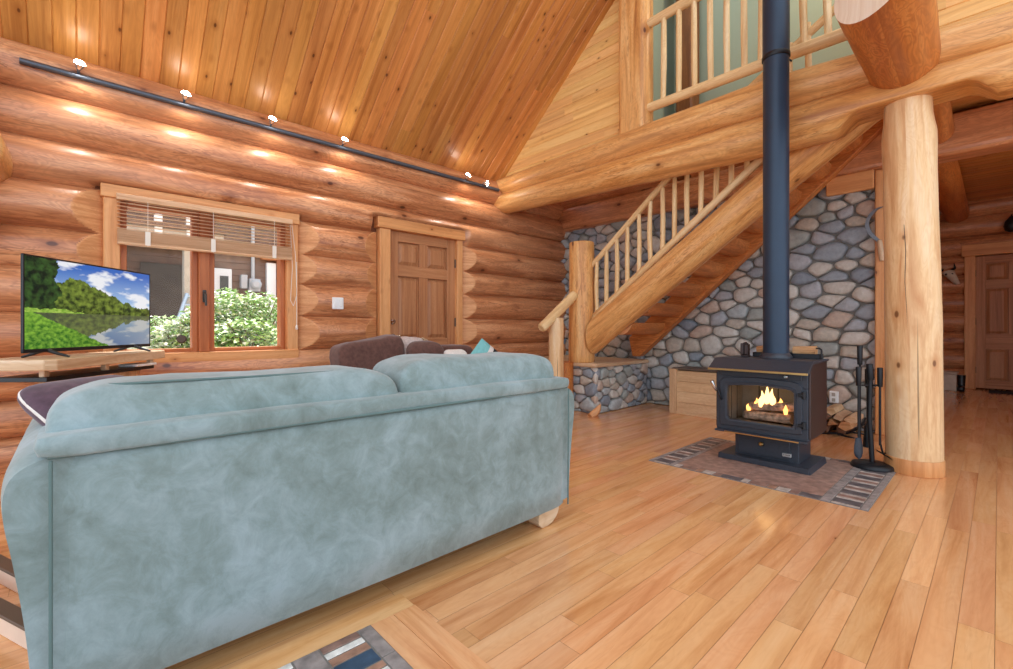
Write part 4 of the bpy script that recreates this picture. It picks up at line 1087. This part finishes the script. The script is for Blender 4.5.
# door with arched window
dr = MB()
outer = [(-1.372, .262), (-.858, .262), (-.858, .585), (-.90, .60), (-1.115, .612), (-1.33, .60), (-1.372, .585)]
inner = [(-1.315, .305), (-.91, .305), (-.905, .32), (-.905, .535), (-.93, .545), (-1.11, .558), (-1.295, .545), (-1.32, .535), (-1.32, .32)]
def ring(L, n=64):
    c = V((-1.113, 0, .435)); out = []
    for k in range(n):
        a = 2 * PI * k / n + .01; d = (math.cos(a), math.sin(a)); best = None
        for p, q in zip(L, L[1:] + L[:1]):
            x1, y1, x2, y2 = p[0] - c.x, p[1] - c.z, q[0] - c.x, q[1] - c.z
            den = d[0] * (y2 - y1) - d[1] * (x2 - x1)
            if abs(den) < 1e-9: continue
            t = (x1 * (y2 - y1) - y1 * (x2 - x1)) / den; u = (x1 * d[1] - y1 * d[0]) / den
            if t > 0 and -1e-6 <= u <= 1 + 1e-6 and (best is None or t < best): best = t
        out.append((c.x + d[0] * best, c.z + d[1] * best))
    return out
O, I = ring(outer), ring(inner)
mid = [(o[0] * .35 + i_[0] * .65, o[1] * .35 + i_[1] * .65) for o, i_ in zip(O, I)]
def L3(L, y, k=1.0): return [V((-1.113 + (p[0] + 1.113) * k, y, .435 + (p[1] - .435) * k)) for p in L]
dr.grid([L3(O, 3.42), L3(O, 3.392), L3(O, 3.385, .985), L3(mid, 3.385), L3(mid, 3.378, .99), L3(I, 3.380, 1.015), L3(I, 3.388), L3(I, 3.42)], M['stove'], False, closed_v=True, flip=False)
do = dr.build('door', sv)
mb = MB(M['glass']); mb.quad(L3(I, 3.395)); mb.quad(L3(I, 3.399)[::-1]); mb.build('door_glass', do)
mb = MB(M['chrome']); mb.tube([(-1.378, 3.385, .50), (-1.385, 3.355, .505), (-1.395, 3.335, .53), (-1.405, 3.325, .575)], [.008, .009, .012, .013], 12, M['chrome'], round_end=.006)
mb.tube([(-1.362, 3.39, .44), (-1.362, 3.37, .45), (-1.37, 3.36, .49), (-1.378, 3.37, .505)], .009, 10, M['black']); mb.build('door_handle', do)
for z in (.325, .52):
    mb = MB(M['black']); mb.tube([(-.848, 3.383, z - .022), (-.848, 3.383, z + .022)], .011, 12); mb.box((-.88, 3.372, z - .01), (-.848, 3.386, z + .01), None, .003); mb.build('hinge', do)
# pedestal
mb = MB(M['stove']); mb.box((-1.40, 3.36, .213), (SX1, 3.44, .226), None, .002); ls_ = mb.build('ash_lip', sv)
mb = MB(M['brass']); mb.box((-1.33, 3.353, .214), (-.87, 3.36, .222), None, .001); tag(mb.build('brass_trim', ls_), 'brass strip along the ash lip')
mb = MB(M['stove']); mb.box((-1.31, 3.50, .03), (-.905, 3.78, .226), None, .004); pe = mb.build('pedestal', sv)
mb = MB(M['stove']); mb.box((-1.285, 3.488, .06), (-.955, 3.502, .205), None, .003); ad = mb.build('ash_drawer', pe)
mb = MB(M['brass']); mb.lathe([(.006, 0), (.006, .012), (.015, .018), (.016, .026), (.009, .033)], (-1.125, 3.488, .145), 16, axis=V((0, -1, 0))); mb.build('drawer_knob', pe)
mb = MB(M['badge']); mb.box((-1.0, 3.481, .082), (-.945, 3.489, .108), None, .003)
for k in range(5): mb.box((-.992 + k * .0085, 3.480, .092), (-.987 + k * .0085, 3.4812, .099), M['badge_ink'])
mb.build('maker_badge', pe)
mb = MB(M['stove']); mb.prism([(-1.40, .007), (-1.392, .007), (-1.385, .036), (-.84, .036), (-.832, .007), (-.82, .007), (-.83, .046), (-1.395, .046)], 'Y', 3.42, 3.83, None, .001); mb.build('base_plate', sv)
mb = MB(M['stove']); mb.box((-1.395, 3.415, .0075), (-.83, 3.425, .046), None, .002); mb.build('base_front', sv)
# fire
for k, (a, b, r) in enumerate((((-1.27, 3.60, .315), (-.96, 3.56, .325), .042), ((-1.24, 3.68, .31), (-.95, 3.70, .32), .042), ((-1.25, 3.63, .375), (-.95, 3.60, .405), .036))):
    a, b = V(a), V(b); Mx = frame(a, b - a); L_ = (b - a).length; rows = []
    base = [(r * R.uniform(.8, 1.15) * math.cos(t + .4), r * R.uniform(.8, 1.1) * math.sin(t + .4)) for t in [2 * PI * q / 5 for q in range(5)]]
    base = chaikin(base, 1); mb = MB()
    for q in range(13):
        t = q / 12; row = []
        for n2, (y, z) in enumerate(base):
            w = 1 + .10 * noise.noise(V((t * 5, n2 * 1.7, k * 3.0)))
            row.append(Mx @ V((L_ * t + (.012 * noise.noise(V((n2 * 2.1, q, k))) if q in (0, 12) else 0), y * w, z * w)))
        rows.append(row)
    mb.grid(rows, M['burn'], False, closed_v=True); mb.quad(rows[0], None, M['cut']); mb.quad(rows[-1][::-1], None, M['cut'])
    tag(mb.build('burning_log'), ('burning log low at the front of the stove fire', 'burning log at the back of the stove fire', 'burning log lying on top of the stove fire')[k], 'log', 'logs in the stove fire')
fl = empty('fire_flames', (-1.12, 3.62, .38), 'orange flames rising from the logs in the stove', 'fire')
for (x, y, z, h, r) in ((-1.17, 3.60, .40, .10, .022), (-1.13, 3.61, .41, .13, .022), (-1.09, 3.60, .41, .11, .022), (-1.21, 3.62, .38, .06, .02), (-1.05, 3.61, .40, .055, .018), (-1.25, 3.60, .35, .045, .015), (-1.0, 3.56, .37, .05, .015)):
    mb = MB(); j = R.uniform(-.02, .02)
    mb.tube([(x, y, z - .02), (x + j * .3, y, z + h * .25), (x + j, y, z + h * .6), (x + j * .4, y, z + h)], [r * .6, r, r * .55, .001], 10, M['flame'] if h < .09 else M['flame2'], sub=10)
    mb.build('flame_tongue', fl)
sp = empty('stovepipe', (-1.096, 3.68, .735), 'tall dark blue-black stovepipe rising from the wood stove past the loft', 'pipe')
mb = MB(); mb.tube([(-1.096, 3.68, .735), (-1.096, 3.68, 2.9)], .083, 40, M['pipe']); mb.build('lower_section', sp)
mb = MB(); mb.tube([(-1.096, 3.68, 2.9), (-1.096, 3.68, 5.66)], .086, 40, M['pipe']); mb.build('upper_section', sp)
mb = MB(); mb.lathe([(.087, 0), (.090, .004), (.090, .028), (.087, .032)], (-1.096, 3.68, 2.885), 40, M['black']); mb.tube([(-1.096 + .06, 3.68 + .07, 2.895), (-1.096 + .08, 3.68 + .075, 2.87)], .006, 8, M['black']); mb.build('clamp_band', sp)
mb = MB(); mb.lathe([(.105, 0), (.105, .008), (.09, .03), (.086, .035)], (-1.096, 3.68, .736), 40, M['stove']); mb.build('flue_collar', sp)

# things on the stove
ft = empty('stove_fan', (-1.30, 3.68, .735), 'small dark grey heat fan standing at the left on top of the stove', 'fan')
mb = MB(M['stove_side']); mb.box((-1.325, 3.65, .735), (-1.275, 3.71, .748), None, .003); mb.build('base', ft)
for k in range(5):
    mb = MB(M['stove_side']); x = -1.322 + k * .0095; mb.box((x, 3.655, .748), (x + .004, 3.705, .822 + .022 * math.sin((k + .6) * .62)), None, .001); mb.build('fin', ft)
mb = MB(M['stove_side']); mb.box((-1.326, 3.640, .752), (-1.304, 3.656, .835), None, .004); mb.box((-1.300, 3.642, .752), (-1.276, 3.656, .825), None, .004); mb.build('blade_guard', ft)
tr = empty('kindling_tray', (-1.05, 3.76, .735), 'black iron tray with a handle across the back of the stove top', 'tray')
mb = MB(M['black']); mb.box((-1.27, 3.74, .736), (-.84, 3.815, .742)); mb.box((-1.27, 3.738, .736), (-.84, 3.743, .768), None, .001); mb.box((-1.27, 3.812, .736), (-.84, 3.817, .768), None, .001); mb.box((-1.272, 3.738, .736), (-1.267, 3.817, .768)); mb.box((-.843, 3.738, .736), (-.838, 3.817, .768)); mb.build('pan', tr)
mb = MB(M['black']); mb.tube([(-.885, 3.775, .742), (-.885, 3.775, .805), (-.85, 3.76, .808), (-.832, 3.74, .80), (-.828, 3.735, .74)], .006, 8); mb.build('handle', tr)
mb = MB(); mb.tube([(-1.01, 3.778, .785), (-.87, 3.778, .79)], [.034, .036], 9, M['split'], wob=.12, sub=5); tag(mb.build('firewood_piece'), 'rough tan firewood piece in the stove-top tray right of the pipe', 'firewood')
mb = MB(); mb.tube([(-1.25, 3.778, .78), (-1.19, 3.778, .79)], [.030, .034], 8, M['split'], wob=.12, sub=4, capm=M['cut']); tag(mb.build('firewood_piece'), 'small firewood end in the stove-top tray left of the pipe', 'firewood')

# ------------------------------------------------------------------ fire tools
B0 = V((-.585, 3.935, .007)); RT = V((.682, .731, 0)); FW = V((-.731, .682, 0))
ts = empty('fire_tool_stand', B0, 'black iron fireplace tool stand with a round base beside the log post', 'tool stand')
mb = MB(); mb.lathe([(.118, 0), (.12, .01), (.112, .026), (.09, .032), (.02, .036)], B0, 36, M['black']); mb.build('base', ts)
mb = MB(); mb.tube([B0 + V((0, 0, .03)), B0 + RT * -.02 + V((0, 0, .35)), B0 + RT * -.012 + V((0, 0, .63))], .015, 12, M['black']); mb.tube([B0 + RT * -.012 + V((0, 0, .59)), B0 + RT * -.018 + V((0, 0, .70))], .02, 12, M['black'], round_end=.004); mb.build('pole', ts)
mb = MB(M['black']); mb.tube([B0 + RT * -.1 + V((0, 0, .565)), B0 + RT * -.08 + V((0, 0, .555)), B0 + RT * .05 + V((0, 0, .555)), B0 + RT * .07 + V((0, 0, .565))], .006, 8); mb.tube([B0 + FW * -.03 + V((0, 0, .555)), B0 + FW * .06 + V((0, 0, .555))], .006, 8); mb.build('hook_bar', ts)
def tool(name, label, off, zt, zb, head):
    t = empty(name, B0 + off + V((0, 0, zb)), label, 'fireplace tool')
    mb = MB(); mb.tube([B0 + off + V((0, 0, zt - .13)), B0 + off + V((0, 0, zt))], [.015, .017], 12, M['black'], round_end=.004); mb.build('handle', t)
    mb = MB(); mb.tube([B0 + off + V((0, 0, zb + .1)), B0 + off + V((0, 0, zt - .12))], .007, 8, M['black']); mb.build('shaft', t)
    mb = MB(); head(mb, B0 + off + V((0, 0, zb))); mb.build('head', t)
def shovel(mb, p):
    rows = []
    for i in range(9):
        t = i / 8; w = .018 + .012 * math.sin(t * PI * .75) if t < .85 else .028 * (1 - (t - .85) / .2)
        rows.append([p + RT * (w * (-1 + 2 * j / 8)) + FW * (-.012 * (1 - (-1 + 2 * j / 8) ** 2) ** .5) + V((0, 0, .14 * (1 - t))) for j in range(9)])
    mb.grid(rows, M['stove'], True); mb.grid([[q + FW * .003 for q in r_] for r_ in rows], M['stove'], True, flip=True)
def scoop(mb, p):
    rows = []
    for i in range(9):
        t = i / 8
        rows.append([p + RT * (.03 + .055 * (-1 + 2 * j / 8) + .02 * t) + FW * (-.09 * t + .01) + V((0, 0, .045 - .03 * t + .03 * (-1 + 2 * j / 8) ** 2)) for j in range(9)])
    mb.grid(rows, M['black'], True); mb.grid([[q + V((0, 0, -.004)) for q in r_] for r_ in rows], M['black'], True, flip=True)
    mb.tube([p + V((0, 0, .12)), p + RT * .02 + V((0, 0, .045))], .006, 8, M['black'])
def poker(mb, p):
    mb.tube([p + V((0, 0, .11)), p + V((0, 0, .0))], [.007, .004], 8, M['black']); mb.tube([p + V((0, 0, .06)), p + RT * .03 + V((0, 0, .05)), p + RT * .035 + V((0, 0, .025))], [.006, .005, .002], 8, M['black'])
def brush(mb, p):
    mb.lathe([(.012, .16), (.02, .14), (.024, .06), (.028, 0)], p, 16, M['black'])
tool('fireplace_shovel', 'black fireplace shovel with a narrow blade hanging at the left of the stand', RT * -.092, .68, .06, shovel)
tool('fireplace_scoop', 'black fireplace ash scoop hanging at the right of the stand by the post', RT * .045 + FW * -.01, .675, .05, scoop)
tool('fireplace_poker', 'tall black poker with the highest handle behind the stand pole', RT * -.045 + FW * .05, .82, .16, poker)
tool('fireplace_brush', 'black fireplace brush hanging at the back of the stand', RT * .02 + FW * .065, .66, .12, brush)

# log cradle
LC = V((-.985, 5.0, 0))
lc = empty('log_cradle', LC, 'low black wire cradle holding split firewood by the stone wall', 'log holder')
mb = MB(M['black'])
for y in (-.12, .12):
    mb.tube([LC + V((.22 * math.cos(a), y, .23 - .21 * math.sin(a))) for a in [PI * (.06 + .88 * k / 16) for k in range(17)]], .008, 8)
    mb.tube([LC + V((-.14, y, .0)), LC + V((0, y, .02)), LC + V((.14, y, 0))], .008, 8)
for a in (.15, .35, .5, .65, .85): q = LC + V((.22 * math.cos(PI * a), 0, .23 - .21 * math.sin(PI * a))); mb.tube([q + V((0, -.12, 0)), q + V((0, .12, 0))], .006, 8)
mb.build('wire_frame', lc)
spots = [(-.06, .06), (.05, .06), (-.12, .11), (-.02, .115), (.09, .11), (-.15, .17), (-.065, .17), (.03, .165), (.125, .165), (-.03, .215)]
wds = ['at the bottom left of', 'at the bottom right of', 'low against the left side of', 'low in the middle of', 'low against the right side of', 'halfway up the left side of', 'left of the centre of', 'right of the centre of', 'halfway up the right side of', 'topmost on']
for k, (x, z) in enumerate(spots):
    n = R.choice((3, 4, 5)); rr = R.uniform(.045, .056); a0 = R.random() * 6; j = R.uniform(-.05, .05)
    poly = [(x + LC.x + rr * R.uniform(.85, 1.1) * math.cos(a0 + 2 * PI * i_ / n), z + rr * .8 * R.uniform(.85, 1.1) * math.sin(a0 + 2 * PI * i_ / n)) for i_ in range(n)]
    mb = MB(); mb.prism(poly, 'Y', LC.y - .17 + j, LC.y + .15 + j, R.choice((M['split'], M['slab'], M['slab'], M['bark'], M['box_wood'])), .006)
    tag(mb.build('firewood_piece'), 'split firewood piece ' + wds[k] + ' the wire cradle pile', 'firewood', 'split firewood in the wire cradle')

# wood chest
ch = empty('wood_chest', (-1.9, 5.0, 0), 'pale plank wood box against the stone wall left of the stove', 'box')
mb = MB()
z = .03
for k in range(4):
    h = (.10, .12, .11, .12)[k]; mb.box((-2.44, 4.86, z), (-1.32, 4.885, z + h - .002), M['box_wood'], .003); z += h
mb.build('front_planks', ch)
mb = MB(); mb.box((-2.52, 4.845, 0), (-2.44, 5.2, .495), M['box_wood'], .004); mb.build('end_board', ch)
mb = MB(); mb.box((-1.33, 4.85, 0), (-1.28, 5.2, .495), M['box_wood'], .004); mb.build('end_board', ch)
mb = MB(); mb.box((-2.51, 4.88, .485), (-1.28, 5.22, .505), M['dark_edge'], .003); tag(mb.build('lid', ch), 'dark flat lid')
mb = MB(); mb.box((-2.44, 5.18, 0), (-1.32, 5.2, .48), M['box_wood'], .003); mb.build('back_board', ch)
mb = MB(); mb.box((-2.44, 4.852, 0), (-1.32, 4.87, .03), M['box_wood'], .003); mb.build('base_strip', ch)

# outlet on stone wall
ot = empty('wall_outlet', (-1.06, 5.22, .24), 'white electric outlet on the stone wall right of the stove', 'outlet')
mb = MB(M['white']); mb.box((-1.10, 5.222, .24), (-1.03, 5.30, .352), None, .005); mb.build('cover_plate', ot)
for z in (.27, .32): mb = MB(M['grey_post']); mb.box((-1.079, 5.218, z - .016), (-1.051, 5.224, z + .016), None, .003); mb.build('socket_face', ot)

# sickle
sk = empty('sickle', (-.72, 5.17, 1.7), 'old steel sickle with a wooden handle hung on the trim beside the post', 'sickle')
pts = [hitp(u, v, Y=5.185) for u, v in ((885, 206), (876, 209), (869.5, 216), (866.5, 224), (869, 232), (875, 238), (880, 242))]
mb = MB(); rows = []
P_ = [pts[0]]
for i in range(len(pts) - 1):
    for k in range(1, 6): P_.append(pts[i].lerp(pts[i + 1], k / 5))
for it in range(4): P_ = [P_[0]] + [(a + b * 2 + c) / 4 for a, b, c in zip(P_, P_[1:], P_[2:])] + [P_[-1]]
def off(i, d):
    t = (P_[min(i + 1, len(P_) - 1)] - P_[max(0, i - 1)]).normalized(); n = V((t.z, 0, -t.x)); return P_[i] + n * d
n_ = len(P_)
prof = []
for i in range(n_):
    w = .028 * min(1, (i + 1) / 8)
    prof.append([off(i, -w * .5) + V((0, -.004, 0)), off(i, w * .5) + V((0, -.001, 0)), off(i, w * .5) + V((0, .002, 0)), off(i, -w * .5) + V((0, .004, 0))])
mb.grid(prof, M['steel'], False, closed_v=True); mb.build('blade', sk)
a, b = hitp(879.5, 240, Y=5.185), hitp(882.5, 261, Y=5.185)
mb = MB(); mb.tube([a, a.lerp(b, .5), b], [.018, .022, .02], 12, M['slab'], round_end=.006); mb.build('handle', sk)

# ------------------------------------------------------------------ hall things
mb = MB(M['stonebox']); mb.box((-.75, 9.62, 0), (-.43, 9.95, .25), None, .012, seg=2); hb = tag(mb.build('stone_bench'), 'low pale stone block against the far hall wall left of the door', 'bench')
mb = MB(M['stonebox']); mb.box((-.76, 9.6, .25), (-.42, 9.96, .285), None, .008); mb.build('cap_slab', hb)
bt = empty('rubber_boot', (-.385, 9.72, 0), 'black boot standing between the stone block and the hall door', 'boot')
mb = MB(M['plastic']); mb.tube([(-.385, 9.74, .05), (-.385, 9.75, .12), (-.385, 9.75, .24)], [.042, .042, .05], 14); mb.build('shaft', bt)
mb = MB(M['plastic']); mb.pillow((-.385, 9.68, .045), (.085, .22, .09), (.6, .6), M['plastic']); mb.build('toe', bt)
mb = MB(M['matt']); mb.box((-.1, 9.72, 0), (.75, 10.02, .018), None, .006); tag(mb.build('door_mat'), 'black rubber door mat on the floor before the hall door', 'mat')
sk2 = empty('animal_skull', (-.56, 10.13, 1.75), 'bleached animal skull with short horns hung on the logs beside the hall door', 'wall ornament')
c = V((-.56, 10.14, 1.86))
mb = MB(); rows = []
for i in range(13):
    t = i / 12; w = (.075 * (1 - t) + .03 * t) * (1 - .5 * (abs(t - .0) < .01)); d = V((.12 * t, -.02 - .03 * math.sin(t * PI), -.22 * t))
    rows.append([c + d + V((w * math.cos(a), -.045 * math.sin(a) * (1 - .4 * t), w * .3 * math.cos(a))) for a in [2 * PI * k / 14 for k in range(14)]])
mb.grid(rows, M['bone'], True, closed_v=True); mb.quad(rows[0], None, M['bone']); mb.quad(rows[-1][::-1], None, M['bone']); mb.build('skull', sk2)
for s_ in (-1, 1):
    mb = MB(); mb.tube([c + V((s_ * .05, -.02, .01)), c + V((s_ * .10 - .01, -.05, .03)), c + V((s_ * .11 - .03, -.06, .11))], [.02, .016, .004], 10, M['black'], sub=8); mb.build('horn', sk2)
    mb = MB(); mb.lathe([(.016, 0), (.014, .004), (.006, .005)], c + V((s_ * .035 + .025, -.075, -.06)), 10, M['soot'], axis=V((0, -1, 0))); mb.build('eye_socket', sk2)
ln = empty('wall_lantern', (.13, 10.12, 2.36), 'dark round lantern on the logs above the right side of the hall door', 'lantern')
mb = MB(); mb.lathe([(.03, 0), (.07, .03), (.085, .09), (.07, .16), (.04, .2), (.02, .23)], (.13, 10.08, 2.37), 20, M['black']); mb.build('globe', ln)
mb = MB(); mb.tube([(.13, 10.08, 2.59), (.13, 10.1, 2.63), (.13, 10.2, 2.63)], .008, 8, M['black']); mb.build('bracket', ln)

# ------------------------------------------------------------------ garden beyond the window
mb = MB(M['gravel']); NX_ = 24
mb.grid([[V((-4.75 - 8 * i / NX_, -3 + 12 * j / NX_, .62 + .1 * noise.noise(V((i * .6, j * .6, 0))))) for j in range(NX_ + 1)] for i in range(NX_ + 1)], M['gravel'], True, flip=True)
tag(mb.build('garden_ground'), 'pale gravel and soil garden bank beyond the window', 'ground', kind='structure')
HX = -11.0
def hx(u, v, X=HX): return hitp(u, v, X=X)
nh = empty('neighbour_house', (HX, 2, .62), 'shingled outbuilding with a covered porch beyond the window', 'house')
mb = MB(); planks(mb, (HX, -3, .5), (0, 1, 0), (0, 0, 1), 10, 4.2, .13, (1, 0, 0), M['shingle'], seg=(.1, .24), d=.012); mb.quad([(HX - .01, -3, .5), (HX - .01, 7, .5), (HX - .01, 7, 4.7), (HX - .01, -3, 4.7)], None, M['shingle']); mb.build('shingle_wall', nh)
p0, p1 = hx(140, 262), hx(203, 320); mb = MB(M['dark_recess']); mb.box((HX + .02, p0.y, .5), (HX + .05, p1.y + .25, p0.z)); mb.build('porch_recess_shade', nh)  # flat panel; the shade inside the recess is put into its colour
a = hx(183, 250, -9.2); b = hx(198, 250, -9.2)
mb = MB(M['grey_post']); mb.box((-9.3, a.y, .5), (-9.1, b.y, a.z + .1), None, .01); mb.build('porch_post', nh)
mb = MB(M['grey_post']); q = hx(165, 243, -9.2); mb.box((-9.35, -2.5, q.z - .03), (-9.05, b.y + .35, q.z + .22), None, .01); mb.build('porch_beam', nh)
mb = MB(M['shingle']); mb.box((HX, -2.5, q.z + .22), (-9.0, b.y + .4, q.z + .3)); mb.build('porch_roof', nh)
for u in (158, 190):
    mb = MB(M['white_paint']); a = hx(u - 4, 222, -9.1); b = hx(u + 4, 232, -9.1); mb.box((-9.12, a.y, a.z - .25), (-9.02, b.y, a.z + .12), None, .01); mb.build('rail_baluster', nh)
a, b = hx(211, 268), hx(231, 330); mb = MB(M['white_paint']); mb.box((HX, a.y, .6), (HX + .08, b.y, a.z), None, .01); dd = mb.build('white_door', nh)
a, b = hx(219, 276), hx(227.5, 298); mb = MB(M['door_glass']); mb.box((HX + .07, a.y, b.z), (HX + .09, b.y, a.z)); mb.build('door_pane', dd)
a, b = hx(239.5, 275), hx(246, 289); mb = MB(M['meter']); mb.box((HX, a.y, b.z), (HX + .14, b.y, a.z), None, .01); mb.build('junction_box', nh)
a, b = hx(247.5, 279), hx(258.5, 292); mb = MB(M['meter']); mb.box((HX, a.y, b.z), (HX + .16, b.y, a.z), None, .01); o_ = mb.build('meter_box', nh)
c = hx(253.5, 285); mb = MB(M['meter']); mb.lathe([(.11, 0), (.11, .05), (.06, .08)], (HX + .16, c.y, c.z), 16, axis=V((1, 0, 0))); mb.build('meter_dial', o_)
mb = MB(M['meter']); a = hx(252, 279); mb.tube([(HX + .07, a.y, a.z), (HX + .07, a.y, 4.5)], .035, 10); mb.build('conduit', nh)
a, b = hx(265.5, 263), hx(275, 330); mb = MB(M['white_paint']); mb.box((HX, a.y, .6), (HX + .1, b.y, a.z), None, .01); mb.build('corner_board', nh)
a, b = hx(260, 246), hx(282, 262); mb = MB(M['orange_wood']); mb.box((HX, a.y, b.z), (HX + .2, b.y, a.z), None, .01); mb.box((HX, hx(276, 262).y, .6), (HX + .16, hx(284, 262).y, a.z), None, .01); mb.build('stained_trim', nh)
sl_ = empty('stepladder', hx(186, 322, -8.6), 'aluminium stepladder leaning outside under the porch', 'ladder')
mb = MB(M['alu'])
for u0, u1 in ((177, 187), (188, 197)):
    mb.tube([hx(u0, 323, -8.6), hx(u1, 294, -8.9)], .03, 6)
mb.build('side_rails', sl_)
for k in range(4):
    t = k / 3.3; mb = MB(M['alu']); mb.tube([hx(177 + 10 * t, 323 - 29 * t, -8.6 - .3 * t), hx(188 + 9 * t, 323 - 29 * t, -8.6 - .3 * t)], .025, 6); mb.build('rung', sl_)
def shrub(c, r, h, n, mats, label, dens=1):
    o = empty('garden_shrub', c, label, 'shrub', 'garden shrubs outside the window')
    mb = MB()
    for k in range(n):
        a = R.random() * 2 * PI; ph = math.acos(R.uniform(-.2, 1)); rr = R.uniform(.55, 1) ** .5
        p = V(c) + V((r * rr * math.sin(ph) * math.cos(a), r * rr * math.sin(ph) * math.sin(a), max(.02, h * (.25 + .75 * rr * math.cos(ph)))))
        s_ = R.uniform(.05, .09); d = V((R.uniform(-1, 1), R.uniform(-1, 1), R.uniform(-.5, .4))).normalized(); w = d.cross(V((R.uniform(-.4, .4), R.uniform(-.4, .4), 1))).normalized() * s_ * .38
        nn = d.cross(w).normalized() * s_ * .12
        mb.quad([p, p + d * s_ * .5 + w - nn, p + d * s_, p + d * s_ * .5], None, M[mats[0] if R.random() < dens else mats[1]], R.random())
        mb.quad([p, p + d * s_ * .5, p + d * s_, p + d * s_ * .5 - w - nn], None, M[mats[0] if R.random() < dens else mats[1]], R.random())
    tag(mb.build('leaves', o), None)
    mb = MB()
    for k in range(9):
        a = R.random() * 6.3; mb.tube([V(c), V(c) + V((r * .4 * math.cos(a), r * .4 * math.sin(a), h * .6)), V(c) + V((r * .7 * math.cos(a), r * .7 * math.sin(a), h * .85))], [.012, .008, .004], 5, M['stem'])
    mb.build('stems', o)
for (u, v0, v1, X, r, n, dn, lab) in ((262, 345, 292, -6.9, .55, 1500, .75, 'tall leafy shrub filling the right edge of the right window pane'), (232, 346, 288, -7.1, .60, 1700, .7, 'bright leafy shrub in the middle of the right window pane'), (206, 346, 302, -6.8, .38, 900, .55, 'pale leafy shrub behind the window mullion'),
        (180, 346, 318, -6.9, .34, 700, .35, 'low whitish plant at the bottom of the left window pane'), (160, 345, 315, -7.4, .30, 500, .6, 'small shrub beside the television edge outside'), (248, 348, 318, -6.2, .45, 900, .85, 'low green plant in front at the bottom of the right pane')):
    b = hitp(u, v0, X=X); t = hitp(u, v1, X=X); shrub((b.x, b.y, .6), r, t.z - .6, n, ('leaf', 'leaf_white'), lab, dn)

# ------------------------------------------------------------------ light
w = bpy.data.worlds.new('world'); sc.world = w; w.use_nodes = True
bg = w.node_tree.nodes['Background']
bg.inputs[0].default_value = (.80, .89, 1.0, 1); bg.inputs[1].default_value = 1.95
def sun(e, d, col):
    l = bpy.data.lights.new('sun', 'SUN'); l.energy = e; l.angle = math.radians(1); l.color = col
    o = bpy.data.objects.new('sun', l); COL.objects.link(o); o.rotation_euler = V(d).to_track_quat('-Z', 'Y').to_euler()
sun(13, (.55, -.25, -.9), (1, .96, .88))
def lamp(name, loc, e, col, r=.15):
    l = bpy.data.lights.new(name, 'POINT'); l.energy = e; l.color = col; l.shadow_soft_size = r
    o = bpy.data.objects.new(name, l); COL.objects.link(o); o.location = loc
lamp('loft_lamp', (-.7, 4.8, 4.9), 45, (1, .84, .6))
lamp('hall_fill_light', (.9, 7.2, 2.6), 9, (1, .78, .52))  # no such lamp known; added to brighten the dark hall
vs = sc.view_settings
vs.view_transform = 'Standard'; vs.look = 'None'; vs.gamma = 1; vs.exposure = 0.0; vs.use_curve_mapping = False
sc.cycles.max_bounces = 8; sc.cycles.diffuse_bounces = 5; sc.cycles.sample_clamp_indirect = 6; sc.cycles.use_denoising = True
